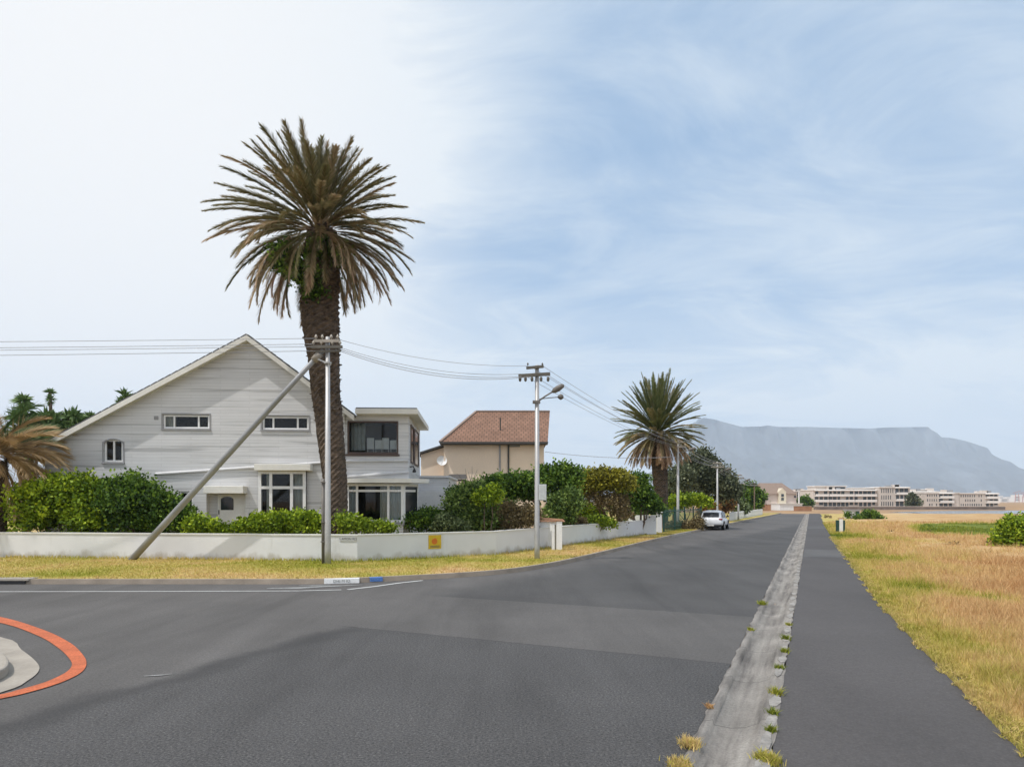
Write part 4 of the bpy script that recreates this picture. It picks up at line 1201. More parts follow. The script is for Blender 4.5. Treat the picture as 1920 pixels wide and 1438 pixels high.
# splayed side light of the bay
xb2 = b+.62
s = MB()
for (p, q) in (((b+.003,-.45),(b+.09,-.40)), ((xb2-.12,.02),(xb2,.09))):
    s.prism([(p[0],p[1]),(q[0],p[1]+(q[1]-p[1])),(q[0]+.0,q[1]+.08),(p[0],p[1]+.08)], c, d)
s.prism([(b+.003,-.45),(xb2,.06),(xb2,.14),(b+.003,-.37)], d-.12, d); s.prism([(b+.003,-.45),(xb2,.06),(xb2,.14),(b+.003,-.37)], c, c+.1)
s.prism([(b+.003,-.45),(xb2,.06),(xb2,.14),(b+.003,-.37)], hz_(700,922,-.45), hz_(700,918,-.45))
s.build('side_light', m_white, lb, local=True)
s = MB(); s.prism([(b+.02,-.40),(xb2-.03,.03),(xb2-.03,.05),(b+.02,-.38)], c+.1, d-.12); s.build('side_pane', m_dglass, lb, local=True)
# hood over the lower bay
z1 = hz_(700,897,-.75); z0 = hz_(700,905,-.75)
s = MB(); s.prism([(WX0-.05,-.8),(hx(770,-.8),-.8),(hx(770,-.8)+.75,-.05),(hx(770,-.8)+.75,LW+.5),(WX1+.003,LW+.5),(WX1+.003,LW-.003),(WX0-.05,LW-.003)], z0, z1)
s.build('bay_hood', m_cream, house, local=True)
# tall windows and lamp on the wing side
for (y0, y1) in ((LW+.9, LW+2.3), (LW+2.9, LW+5.2)):
    s = MB(); z0, z1 = big_w[2]-.35, big_w[3]-.05
    s.box(WX1+.001, WX1+.05, y0, y0+.07, z0, z1); s.box(WX1+.001, WX1+.05, y1-.07, y1, z0, z1)
    s.box(WX1+.001, WX1+.05, y0+.07, y1-.07, z0, z0+.07); s.box(WX1+.001, WX1+.05, y0+.07, y1-.07, z1-.07, z1)
    w = s.build('window', m_brownfr, house, local=True)
    s = MB(); s.box(WX1+.002, WX1+.02, y0+.07, y1-.07, z0+.07, z1-.07); s.build('pane', m_dglass, w, local=True)
s = MB(); zz = hz_(770,874); s.tube([(WX1,LW+.5,zz),(WX1+.18,LW+.5,zz+.02),(WX1+.22,LW+.5,zz-.1)], .03, 8); s.tube([(WX1+.22,LW+.5,zz-.08),(WX1+.22,LW+.5,zz-.2),(WX1+.22,LW+.5,zz-.26)], [.03,.09,.07], 10)
s.build('wall_lamp', m_black, house, local=True)
# annexe garage
g = thing('garage', 'low flat-roofed pale grey annexe between corner house and beige house', 'garage', (W(812,1000,37.5).x, 37.5, .13))
x0, x1 = W(784,900,37.5).x, W(841,900,37.5).x
zt, zm = W(0,893,37.5).z, W(0,921,37.5).z
s = MB(); s.box(x0, x1, 37.5, 43, .1, zt-.08); s.build('wall', m_side, g)
s = MB(); s.box(x0-.06, x1+.06, 37.42, 43.1, zt-.077, zt+.03); s.build('roof', m_wall, g)
s = MB(); s.box(x0, x1+.03, 36.9, 37.497, .1, zm); s.build('lean_to_wall', m_wall, g)

# ------------------------------------------------------------------ beige house
DB = 48.
bh = thing('beige_house', 'beige plastered house with red-brown tiled roof', 'house', (W(925,1000,DB).x, DB, .13))
def bx(px, D=DB): return (px-960)/F*D
def bz(py, D=DB): return HC+(HY-py)/F*D
s = MB(); s.box(bx(832), bx(1020), DB, DB+8.5, .1, bz(831)); s.build('wall', m_beige, bh)
ez, DR = bz(829, DB-.5), DB+4.2
xl, xr = bx(825, DB-.5), bx(1027, DB-.5)
rxl, rxr = bx(893, DR), bx(1026, DR); rz_ = bz(772, DR)
s = MB()
A, B_, C_, D_ = (xl,DB-.5,ez),(xr,DB-.5,ez),(rxr+.2,DR,rz_),(rxl,DR,rz_)
E_, F_ = (xl,DB+9,ez),(xr,DB+9,ez)
s.add([A,B_,C_,D_,E_,F_], [(0,1,2,3),(3,2,5,4),(0,3,4),(1,5,2),(0,4,5,1)])
slope = math.hypot(DR-DB+.5, rz_-ez)
uvs = []
for f_ in s.f:
    for vi in f_:
        v = s.v[vi]
        uvs.append((v[0] if f_ in ((0,1,2,3),(3,2,5,4)) else v[1], (v[2]-ez)/(rz_-ez)*slope))
s.uv = uvs
rf = s.build('roof', m_tile, bh)
s = MB(); s.beam((rxl,DR,rz_+.03),(rxr+.2,DR,rz_+.03),.22,.12); s.beam((xl,DB-.5,ez+.03),(rxl,DR,rz_+.03),.2,.1); s.build('ridge_tiles', m_tileb, rf)
s = MB(); s.box(xl-.02, xr+.02, DB-.62, DB-.503, ez-.12, ez+.03); s.box(xl, xr, DB-.5, DB-.003, ez-.16, ez-.05); s.build('gutter', m_gutter, bh)
s = MB(); xv = bx(938, DB+1.2); s.tube([(xv, DB+1.2, ez+1.0),(xv, DB+1.2, ez+1.9)], .05, 8); s.build('vent_pipe', m_gutter, rf)
for px in (937.5, 953.5):
    s = MB(); x = bx(px); s.tube([(x, DB-.08, .2),(x, DB-.08, ez-.1)], .06, 8)
    s.build('downpipe', m_greyfr if px < 940 else m_gutter, bh)
s = MB(); s.box(bx(955), bx(975), DB-.05, DB-.003, bz(838), bz(834)); s.build('vent', m_greyfr, bh)
# left wing with shallow roof
s = MB(); x0, x1 = bx(787), bx(832)
s.prism([(x0,DB+.6),(x1-.003,DB+.6),(x1-.003,DB+7),(x0,DB+7)], .1, 5, top=[bz(851),bz(837),bz(837),bz(851)]); s.build('wing_wall', m_beige, bh)
s = MB(); za, zb_ = bz(850)+.02, bz(836)+.02
s.add([(x0-.3,DB+.3,za-.12),(x1-.003,DB+.3,zb_),(x1-.003,DB+7.2,zb_),(x0-.3,DB+7.2,za-.12),(x0-.3,DB+.3,za+.02),(x1-.003,DB+.3,zb_+.14),(x1-.003,DB+7.2,zb_+.14),(x0-.3,DB+7.2,za+.02)],
      [(0,3,2,1),(4,5,6,7),(0,1,5,4),(1,2,6,5),(2,3,7,6),(3,0,4,7)]); s.build('wing_roof', m_gutter, bh)
s = MB(); s.tube([(bx(811),DB+2,bz(846)),(bx(811),DB+2,bz(836))], .14, 8); s.build('chimney_pot', m_gutter, bh)
# porch eave in front
s = MB(); Dp = 44.; s.add([(bx(826,Dp),Dp,bz(898,Dp)),(bx(875,Dp),Dp,bz(898,Dp)),(bx(870,Dp),Dp+2.5,bz(886,Dp)),(bx(838,Dp),Dp+2.5,bz(886,Dp))], [(0,1,2,3)])
s.box(bx(828,Dp), bx(874,Dp), Dp+.05, Dp+.2, bz(902,Dp), bz(898.5,Dp)); s.build('porch_roof', m_gutter, bh)
s = MB(); s.box(bx(838,Dp), bx(844,Dp), Dp+.3, Dp+.6, .1, bz(902,Dp)); s.box(bx(868,Dp), bx(873,Dp), Dp+.3, Dp+.6, .1, bz(902,Dp)); s.build('porch_post', m_beige, bh)
# satellite dish
c = Vector((bx(828), DB-.45+.9, bz(865)))
c.y = DB+.25
dish = thing('satellite_dish', 'pale round satellite dish on the beige house wall', 'satellite dish', c)
s = MB(); ax = Vector((.25,-1,.35)).normalized(); a_ = ax.cross(Vector((0,0,1))).normalized(); b_ = ax.cross(a_)
rings = []
for k in range(6):
    rr = .36*k/5; h = .16*(k/5)**2
    rings.append([c-Vector((0,.25,0))+ax*h+(a_*math.cos(t)+b_*math.sin(t))*max(rr,.001) for t in np.linspace(0, 2*math.pi, 20, endpoint=False)])
vs = [p for r_ in rings for p in r_]; fs = [(i*20+k, i*20+(k+1)%20, (i+1)*20+(k+1)%20, (i+1)*20+k) for i in range(5) for k in range(20)]
s.add(vs, fs); s.build('dish', m_white, dish, True)
s = MB(); s.tube([c+Vector((0,.35,-.1)), c-Vector((0,.22,0))], .03, 6); s.tube([c-Vector((0,.25,.3)), c-Vector((-.1,.75,0))], .015, 6); s.build('bracket', m_greyfr, dish)

# ------------------------------------------------------------------ street wall
def wall_run(name, label, pts, z0, z1, th, mat=m_wall, capm=m_cap, cat='wall', cap=.03):
    root = thing(name, label, cat, (pts[0][0], pts[0][1], z0))
    P = [Vector((p[0], p[1], 0)) for p in pts]; n_ = len(P)
    L, Rr, Lc, Rc = [], [], [], []
    for i in range(n_):
        d0 = (P[i]-P[i-1]).normalized() if i else (P[1]-P[0]).normalized()
        d1 = (P[i+1]-P[i]).normalized() if i < n_-1 else d0
        t = (d0+d1).normalized(); nn = Vector((-t.y, t.x, 0)); k = 1/max(.3, nn.dot(Vector((-d1.y, d1.x, 0))))
        L.append(P[i]+nn*th*k); Rr.append(P[i].copy())
        Lc.append(P[i]+nn*(th+cap)*k); Rc.append(P[i]-nn*cap*k)
    for nm, a_, b_, za, zb2, mt in (('wall_body', Rr, L, z0, z1-.05, mat), ('coping', Rc, Lc, z1-.047, z1, capm)):
        s = MB(); vs = []
        for i in range(n_): vs += [(a_[i].x,a_[i].y,za),(b_[i].x,b_[i].y,za),(b_[i].x,b_[i].y,zb2),(a_[i].x,a_[i].y,zb2)]
        fs = []
        for i in range(n_-1):
            o_ = i*4
            for k in range(4): fs.append((o_+k, o_+4+k, o_+4+(k+1)%4, o_+(k+1)%4))
        fs += [(0,1,2,3), tuple((n_-1)*4+k for k in (3,2,1,0))]
        s.add(vs, fs); s.build(nm, mt, root)
    return root
w670 = G(670,1052,.13); w930 = G(930,1040,.13); w1207 = G(1207,1003,.13)
w0 = G(0,1044,.13)
dirn = (w0-w670).normalized()
wall_run('boundary_wall', 'long low white plastered wall bending around the street corner', [w670+dirn*38, w670, w930, w1207], .1, 1.12, .22, mat=m_wallst)
# gate pillar set with brown cap behind the wall
gp = G(1044,1031,.13)
gt = thing('gate_pillar', 'white letterbox pillar pair with brown cap, against the street wall', 'gate pillar', gp)
s = MB(); s.box(gp.x-.22, gp.x-.10, gp.y-.02, gp.y+.25, .12, 1.30); s.box(gp.x-.02, gp.x+.24, gp.y-.04, gp.y+.3, .12, 1.44); s.box(gp.x-.30, gp.x-.103, gp.y+.0, gp.y+.22, 1.02, 1.33); s.build('pillar', m_white, gt)
s = MB(); s.box(gp.x-.097, gp.x-.023, gp.y+.1, gp.y+.2, .12, 1.3); s.build('recess', m_curt, gt)
s = MB(); s.box(gp.x-.32, gp.x+.28, gp.y-.07, gp.y+.34, 1.443, 1.50); s.build('cap', m_brick, gt)
gw = thing('garden_wall', 'short white brown-capped garden wall left of the gate pillar', 'wall', (gp.x-1.0, gp.y+1.6, .13))
s = MB(); s.box(gp.x-1.0, gp.x+.3, gp.y+1.5, gp.y+1.7, .12, 1.38); s.build('wall_body', m_white, gw)
s = MB(); s.add([(gp.x-1.1,gp.y+1.4,1.383),(gp.x+.5,gp.y+1.4,1.383),(gp.x+.5,gp.y+1.8,1.383),(gp.x-1.1,gp.y+1.8,1.383),(gp.x-1.0,gp.y+1.6,1.62),(gp.x+.4,gp.y+1.6,1.5)],
      [(0,3,2,1),(0,1,5,4),(3,4,5,2),(0,4,3),(1,2,5)]); s.build('coping', m_brick, gw)
# white return wall and pillar at the driveway
r0 = G(1207.5,1002.5,.13); r1 = G(1232,1000.5,.13); r1 = Vector((r0.x+.88, r0.y+.25, .13))
rw = thing('return_wall', 'taller bright white wall return ending the long street wall', 'wall', r0)
s = MB(); s.prism([(r0.x,r0.y+.02),(r1.x,r1.y),(r1.x,r1.y+.25),(r0.x,r0.y+.27)], .12, 1.40)
s.build('wall_body', m_white, rw)
s = MB(); bk = W(1178,966,49.5); s.box(bk.x, r1.x+.9, 49.5, 49.75, .12, bk.z); s.build('rear_panel', m_white, rw)
pp = G(1236,999,.13)
gpil = thing('gate_pillar', 'square white pillar at the driveway beside the green fence', 'gate pillar', pp)
s = MB(); s.box(pp.x-.17, pp.x+.17, pp.y-.1, pp.y+.24, .12, 1.50); s.build('pillar', m_white, gpil)
s = MB(); s.box(pp.x-.22, pp.x+.22, pp.y-.15, pp.y+.29, 1.503, 1.62); s.build('cap', m_cap, gpil)
# green palisade
fa, fb = G(1246,998,.13), G(1316,986,.13)
fn = thing('palisade_fence', 'green steel palisade fence behind the nearer lone street pole', 'fence', fa)
d = (fb-fa); L = d.length; d.normalize(); s = MB(); nn = int(L/.27)
nrm = Vector((-d.y,d.x,0))
for k in range(nn):
    p = fa+d*(k*.27+.05); s.beam(p+Vector((0,0,.05)), p+Vector((0,0,1.62)), .06, .02, nrm); 
s.build('pale', m_grn, fn)
s = MB()
for z in (.35, 1.5): s.beam(fa+Vector((0,.04,z)), fb+Vector((0,.04,z)), .04, .05)
s.build('rail', m_grnd, fn)
for k in range(5):
    p = fa+d*(L*k/4)+nrm*.07
    s = MB(); s.box(p.x-.05,p.x+.05,p.y-.05,p.y+.05,.1,1.95); s.build('post', m_grnd, fn)
# low picket wall further down
wa, wb = G(1368,976.5,.1), G(1430,965,.1)
pf = thing('picket_fence', 'low white fence far down the left side of the street', 'fence', wa)
d = wb-wa; L = d.length; d.normalize(); s = MB()
for k in range(int(L/.45)):
    p = wa+d*(k*.45); s.beam(p+Vector((0,0,0)), p+Vector((0,0,1.0)), .3, .04, Vector((-d.y,d.x,0)))
s.build('picket', m_white, pf)
s = MB(); s.beam(wa+Vector((0,.05,.3)), wb+Vector((0,.05,.3)), .06, .1); s.beam(wa+Vector((0,.05,.8)), wb+Vector((0,.05,.8)), .06, .1); s.build('rail', m_white, pf)

# ------------------------------------------------------------------ signs and lettering
def text(s_, size, loc, rz, mat, parent, name='lettering', tilt=90, depth=.004):
    cu = bpy.data.curves.new('lettering', 'FONT'); cu.body = s_; cu.size = size; cu.align_x = 'CENTER'; cu.align_y = 'CENTER'; cu.extrude = depth
    tmp = bpy.data.objects.new('tmp_text', cu); col.objects.link(tmp)
    bpy.context.view_layer.update()
    me = bpy.data.meshes.new_from_object(tmp.evaluated_get(bpy.context.evaluated_depsgraph_get()))
    bpy.data.objects.remove(tmp)
    me.materials.clear(); me.materials.append(mat)
    o = bpy.data.objects.new(name, me); col.objects.link(o); o.parent = parent
    o.location = loc; o.rotation_euler = (R(tilt), 0, rz)
    return o
wd_dir = (w670-w0).normalized(); rz0 = math.atan2(wd_dir.y, wd_dir.x)
pA = w670-wd_dir*.36; pA.z = HC-(1010-HY)/F*25.45
sg = thing('address_sign', 'thin grey street-name lettering on the white wall by the corner', 'sign', pA-Vector((0,.02,0)), rz0)
s = MB(); s.box(-.32,.32,-.005,.012,-.085,.085); s.build('plate', M('plate_grey',(.52,.52,.51)), sg, local=True)
text('1 AMON RD', .125, (0,-.008,0), 0, m_letter, sg, depth=.002)
dm = (w930-w670).normalized(); rz1 = math.atan2(dm.y, dm.x)
tt = (815-670)/260; pB = w670.lerp(w930, .52); 
# exact spot where the sight line meets the wall
tv = (815-960)/F
k_ = (tv*w670.y-w670.x)/(dm.x-tv*dm.y); pB = w670+dm*k_; pB.z = HC-(1015.5-HY)/F*pB.y
ys_ = thing('security_sign', 'square yellow sign with orange mark on the wall', 'sign', pB+Vector((dm.y,-dm.x,0))*.02, rz1)
s = MB(); s.box(-.27,.27,-.01,.015,-.27,.27); s.build('panel', m_yel, ys_, local=True)
s = MB(); s.add([(.12*math.cos(t)*1.05-.02, -.014, .12*math.sin(t)+.02) for t in np.linspace(0,2*math.pi,18,endpoint=False)], [tuple(range(18))]); s.build('emblem', m_or2, ys_, local=True)
text('S', .3, (0,-.018,.03), 0, m_or2, ys_, 'emblem', depth=.002)
s = MB()
for z in (-.17,-.215): s.box(-.2,.2,-.0125,-.0105,z,z+.022)
s.build('lettering', m_letter, ys_, local=True)
# painted street name on the kerb
k0 = G(608,1094.5); k1 = G(674,1093)
kd = (k1-k0); kl = kd.length; kc = (k0+k1)/2
kp = thing('kerb_sign', 'white painted street-name block on the kerb face', 'kerb sign', (kc.x, kc.y-.022, .0), math.atan2(kd.y, kd.x))
s = MB(); s.add([(-kl/2,0,.006),(kl/2,0,.006),(kl/2,.012,.134),(-kl/2,.012,.134),(-kl/2,.16,.145),(kl/2,.16,.145),(kl/2,.16,.006),(-kl/2,.16,.006)], [(0,1,2,3),(3,2,5,4),(0,3,4,7),(1,6,5,2)]); s.build('panel', m_white, kp, local=True)
text('DI4I M IO', .115, (0,-.004,.07), 0, m_lett2, kp, depth=.002)
k0 = G(694,1091.5); k1 = G(718,1090.3); kd = k1-k0; kl = kd.length; kc = (k0+k1)/2
kp = thing('kerb_marking', 'small blue painted patch on the kerb right of the white block', 'kerb mark', (kc.x, kc.y-.025, 0), math.atan2(kd.y, kd.x))
s = MB(); s.add([(-kl/2,0,.02),(kl/2,0,.02),(kl/2,.012,.13),(-kl/2,.012,.13),(-kl/2,.12,.144),(kl/2,.12,.144)], [(0,1,2,3),(3,2,5,4)]); s.build('paint', m_blue, kp, local=True)
# storm inlet in the kerb, far left
si = thing('storm_inlet', 'dark slot of a storm-water inlet in the kerb at far left', 'drain inlet', G(8,1094))
p0, p1 = G(-120,1094.5), G(51,1094.5)
s = MB(); s.box(p0.x, p1.x, p0.y-.10, p0.y+.10, .012, .095); s.build('slot', m_black, si)
s = MB(); s.box(p0.x-.1, p1.x+.1, p0.y-.11, p0.y+.35, .103, .155); s.build('lintel', m_conc, si)

# ------------------------------------------------------------------ poles and cables
def pole_thing(label, x, y, ztop, r0, r1, mat=m_pole, z0=.1, extras=None, cat='utility pole', name='utility_pole', group=None):
    root = thing(name, label, cat, (x, y, z0), 0, group)
    s = MB(); s.tube([(x,y,z0),(x,y,z0+.5),(x,y,ztop)], [r0,r0*.97,r1], 14); s.build('pole', mat, root, True)
    if extras: extras(root)
    return root
def insulator(mb, p, s=1.0):
    mb.tube([p, p+Vector((0,0,.05*s)), p+Vector((0,0,.07*s)), p+Vector((0,0,.12*s)), p+Vector((0,0,.14*s)), p+Vector((0,0,.18*s))], [.02*s,.02*s,.05*s,.05*s,.03*s,.02*s], 9)
P1 = G(614.5,1057,.13); P2 = G(1007,1047.5,.13)
z1t = W(614,632,P1.y).z; z2t = W(1003,685,P2.y).z
arms = {}
def ex1(root):
    x, y = P1.x, P1.y
    for zz, L, key in ((W(0,641,y).z, .45, 'a'), (W(0,652,y).z, .55, 'b')):
        s = MB(); s.beam((x-L,y-.12,zz),(x+L,y-.12,zz),.09,.1); s.build('crossarm', m_conc if key == 'a' else m_woodarm, root)
        arms['1'+key] = (zz, L)
        for q in (-.85,-.35,.35,.85):
            s = MB(); insulator(s, Vector((x+L*q, y-.12, zz+.05)), 1.0); s.build('insulator', m_ceram, root, True)
    s = MB(); zz = W(0,660,y).z; s.beam((x-.4,y-.1,zz),(x+.5,y-.1,zz+.02),.06,.07); s.build('crossarm', m_woodarm, root)
    s = MB(); s.tube([(x-.17,y+.02,.12),(x-.17,y+.02,W(0,897,y).z)], .055, 10); s.build('cable_duct', m_poled, root, True)
    s = MB()
    for zz in (W(0,905,y).z, 1.6, .9): s.box(x-.23, x+.03, y-.08, y+.08, zz, zz+.04)
    s.build('strap', m_poled, root)
    s = MB(); zz = W(0,678,y).z; s.beam((x-.42,y-.02,W(0,672,y).z),(x+.12,y-.02,W(0,684,y).z),.05,.05); s.disc((x,y,zz-.05),(0,0,1),.13,.06); s.build('clamp', m_pole, root)
pole_thing('steel utility pole beside the big palm, braced by the leaning pole', P1.x, P1.y, z1t, .115, .075, extras=ex1)
Ls = G(247,1049.5,.13); Lt = Vector((P1.x-.16, P1.y-.02, W(0,657,P1.y).z))
lp = thing('leaning_pole', 'long grey bracing pole leaning diagonally from the verge to the pole head', 'leaning pole', Ls)
s = MB(); lpz = [Ls.lerp(Lt, u) for u in (-.01,.2,.4,.6,.8,1)]
s.tube(lpz, [.13,.125,.117,.105,.092,.082], 16); s.build('pole', m_pole2, lp, True)
s = MB(); e = Ls.lerp(Lt, .955); s.tube([e, Ls.lerp(Lt, .985)], [.13,.13], 14); s.build('collar', m_conc, lp, True)
def lamp(root, x, y, z, ang, L, rise, r=.03, head=.62):
    dx, dy = math.cos(ang), math.sin(ang)
    e = Vector((x+dx*L, y+dy*L, z+rise))
    s = MB(); s.tube([(x,y,z), (x+dx*L*.5,y+dy*L*.5,z+rise*.55), e], r, 9); arm = s.build('lamp_arm', m_poled, root, True)
    t = Vector((dx*L*.5, dy*L*.5, rise*.45)).normalized()
    s = MB(); s.tube([e-t*.03, e+t*.06, e+t*head*.5, e+t*head*.9, e+t*head], [.045,.10,.12,.085,.02], 12); s.build('lamp_head', m_poled, arm, True)
def ex2(root):
    x, y = P2.x, P2.y
    za, zb2 = W(0,690,y).z, W(0,704,y).z
    s = MB(); s.beam((x-.42,y-.1,za-.02),(x+.25,y-.1,za+.04),.09,.1); s.build('crossarm', m_woodarm, root)
    s = MB(); s.beam((x-.72,y-.13,zb2-.04),(x+.50,y-.05,zb2+.05),.1,.12); s.build('crossarm', m_woodarm, root)
    for q in (-.66,-.45,-.2,.15,.42):
        s = MB(); p = Vector((x+q, y-.12, zb2-.07)); s.tube([p, p-Vector((0,0,.06)), p-Vector((0,0,.16)), p-Vector((0,0,.19))], [.03,.06,.05,.02], 9); s.build('insulator', m_woodarm, root, True)
    for q in (-.36,.2):
        s = MB(); insulator(s, Vector((x+q, y-.1, za+.06)), .7); s.build('insulator', m_woodarm, root, True)
    zl = W(0,754,y).z
    s = MB(); s.box(x-.17, x+.12, y-.13, y+.1, zl-.05, zl+.05); s.build('clamp', m_poled, root)
    lamp(root, x, y, zl, R(-15), .62, .38, head=.5)
    lamp(root, x+.1, y, zl+.12, R(35), .95, .16, r=.018, head=.2)
    s = MB(); s.box(x+.07, x+.36, y-.12, y+.12, W(0,938,y).z, W(0,908,y).z); s.build('meter_box', m_curtw, root, bevel=.02)
pole_thing('white-grey street pole with two lamp arms, in front of the beige house', P2.x, P2.y, z2t, .105, .08, extras=ex2)
def exs(x, y, zt, flip=1, s_=1.0, lampn=True):
    def f(root):
        for dz, L in ((.12,.45),(.5,.65)):
            s = MB(); s.beam((x-L*s_,y-.1,zt-dz),(x+L*s_,y-.02,zt-dz),.1,.11); s.build('crossarm', m_conc if lampn else m_woodarm, root)
        for q in (-.55,-.25,.25,.55):
            s = MB(); insulator(s, Vector((x+q*s_, y-.08, zt-.45)), 1.0); s.build('insulator', m_ceram, root, True)
        if lampn: lamp(root, x, y, zt-1.1, R(-15), .8, .3)
    return f
far_poles = [((1271,54.6,826,.12),'pale street pole between the farther palm and the white car'),((1345,68,866,.10),'street pole rising behind the white car'),
             ((1384.5,83,889,.11),'grey-green street pole beside the low white fence'),((1414.5,109,905,.11),'farthest thin brown street pole by the round green tree')]
pt = [(P1.x,P1.y,z1t),(P2.x,P2.y,z2t)]
for i, ((px, D, top, r), lb_) in enumerate(far_poles):
    x = (px-960)/F*D; zt = W(px, top, D).z
    pole_thing(lb_, x, D, zt, r, r*.75, m_pole if i < 3 else m_bark, extras=exs(x, D, zt, lampn=(i < 3)), group='street poles down the left side')
    pt.append((x, D, zt))
def cable(a, b, sag, r, label, group):
    a = Vector(a); b = Vector(b); pts = []
    for k in range(25):
        u = k/24; p = a.lerp(b, u); p.z -= sag*4*u*(1-u); pts.append(p)
    s = MB(); s.tube(pts, r, 5, False); o = s.build('overhead_cable', m_cable)
    return tag(o, label, 'cable', group)
x, y = P1.x, P1.y
for i, (zs, ze, o_, sg_) in enumerate(((636,639,-.38,.12),(646,654,-.45,.1),(650,657,-.15,.1),(657,667,.2,.12))):
    cable((x+o_, y-.12+.05*i, W(0,zs,y).z), (x-42, y+.8+i*.1, W(0,ze,y+.8).z), sg_, .010, 'thin overhead cable running left from the braced pole, over the gabled roof', 'cables left of the braced pole')
xa, ya = P2.x, P2.y
for i, (zs, ze, q, w_) in enumerate(((636,687,-.36,.009),(650,702,-.6,.009),(653,706,-.4,.012),(656,707,-.2,.012))):
    cable((x+.3, y-.1, W(0,zs,y).z), (xa+q, ya-.1, W(0,ze,ya).z), .28+.06*i, w_, 'thin overhead cable hanging between the braced pole and the two-lamp pole', 'cables between the first two poles')
for j in range(1, len(pt)-1):
    a, b = pt[j], pt[j+1]
    for i, (q, dz) in enumerate(((-.3,.05),(.25,.05),(-.55,.4),(-.2,.4),(.45,.4))):
        cable((a[0]+q*.9, a[1]-.1, a[2]-dz), (b[0]+q, b[1]-.08, b[2]-dz+.02), .35, .009 if j == 1 else .009+.003*j,
              ['thin overhead cable running from the two-lamp pole to the next pole','thin overhead cable between the pole by the palm and the pole behind the car','thin overhead cable beyond the car between two far poles','thin overhead cable to the farthest brown pole'][j-1], 'cables down the street, span %s' % ['one','two','three','four'][j-1])
a = W(1022,847,48.2); b = W(1271,856,54.5)
cable(a, b, .25, .018, 'lone service cable running right from the beige house wall', None) 

# ------------------------------------------------------------------ parked car
cpos = Vector((16.25, 55.9, 0)); crz = -math.atan(TAN)     # local +y is forward along the street
car = thing('parked_car', 'white hatchback parked facing away by the left kerb', 'car', (cpos.x, cpos.y, .0), crz)
def loft(secs, mat, name, parent, smooth=True, cap=True):
    s = MB(); n_ = len(secs[0]); vs = [p for sec in secs for p in sec]
    fs = [(i*n_+k, i*n_+(k+1)%n_, (i+1)*n_+(k+1)%n_, (i+1)*n_+k) for i in range(len(secs)-1) for k in range(n_)]
    if cap: fs += [tuple(range(n_-1,-1,-1)), tuple((len(secs)-1)*n_+k for k in range(n_))]
    s.add(vs, fs); return s.build(name, mat, parent, smooth, local=True)
def rsec(y, hw, z0, z1, tw=1.0, n_=28, p=4.0):
    out = []
    for k in range(n_):
        t = 2*math.pi*k/n_; c_, s_ = math.cos(t), math.sin(t)
        x_ = math.copysign(abs(c_)**(2/p), c_); z_ = math.copysign(abs(s_)**(2/p), s_)
        z = (z0+z1)/2+(z1-z0)/2*z_; w = hw*(1+(tw-1)*(z_+1)/2)
        out.append((x_*w, y, z))
    return out
body = [rsec(-.02,.72,.42,.86,.95), rsec(.04,.84,.36,.98,.94), rsec(.22,.90,.30,1.04,.92), rsec(.8,.92,.26,1.04,.92), rsec(2.2,.92,.24,1.0,.92), rsec(3.2,.92,.24,.96,.92), rsec(3.9,.89,.26,.88,.9), rsec(4.3,.78,.3,.76,.9), rsec(4.42,.6,.36,.66,.9)]
cb = loft(body, m_car, 'body', car)
cab = [rsec(.16,.74,.9,1.06,.9,p=5), rsec(.36,.78,.9,1.36,.84,p=5), rsec(.75,.79,.9,1.53,.80,p=5), rsec(1.6,.79,.9,1.56,.79,p=5), rsec(2.4,.79,.9,1.50,.80,p=5), rsec(3.1,.77,.88,1.10,.9,p=5), rsec(3.25,.7,.86,.95,.9,p=5)]
loft(cab, m_car, 'cabin', car)
# glazing
s = MB(); s.add([(-.60,.195,1.04),(.60,.195,1.04),(.56,.42,1.375),(-.56,.42,1.375)], [(0,1,2,3)])
o = s.build('rear_window', m_dglass, car, local=True)
for v in o.data.vertices: v.co.y -= .075
s = MB(); s.box(-.62,.62,.18,.42,1.44,1.49); s.build('spoiler', m_car, car, local=True, bevel=.02)
for sd in (-1, 1):
    s = MB()
    s.add([(sd*.778,.62,1.06),(sd*.80,1.55,1.05),(sd*.80,1.6,1.05),(sd*.785,2.85,1.03),(sd*.70,2.45,1.38),(sd*.675,1.55,1.46),(sd*.68,.85,1.42)], [(0,1,5,6),(1,2,3,4,5)])
    o = s.build('side_window', m_dglass, car, local=True)
    for v in o.data.vertices: v.co.x += sd*.022
    s = MB(); s.box(sd*.60, sd*.86, -.02, .16, .80, .93); s.build('tail_light', m_red, car, local=True, bevel=.03)
    s = MB(); s.box(sd*.86, sd*1.03, 2.55, 2.68, .98, 1.12); s.build('mirror', m_black, car, local=True, bevel=.03)
    for yy in (.72, 3.45):
        s = MB(); s.disc((sd*.82, yy, .33), (1,0,0), .33, .21, 24); wh = s.build('wheel', m_rubber, car, local=True)
        s = MB(); s.disc((sd*.925, yy, .33), (1,0,0), .21, .02, 20); s.build('rim', m_rim, wh, local=True)
        s = MB()
        s.disc((sd*.906, yy, .34), (1,0,0), .385, .035, 24); s.build('wheel_arch', m_black, car, local=True)
s = MB(); s.box(-.80,.80,-.06,.12,.30,.44); s.build('bumper', m_black, car, local=True, bevel=.03)
s = MB(); s.box(-.26,.26,-.075,-.062,.34,.43); s.build('number_plate', m_cap, car, local=True)
s = MB(); s.box(-.55,.55,.1,3.9,.2,.3); s.build('underbody', m_black, car, local=True)
car.scale = (1.10, 1.12, 1.04)

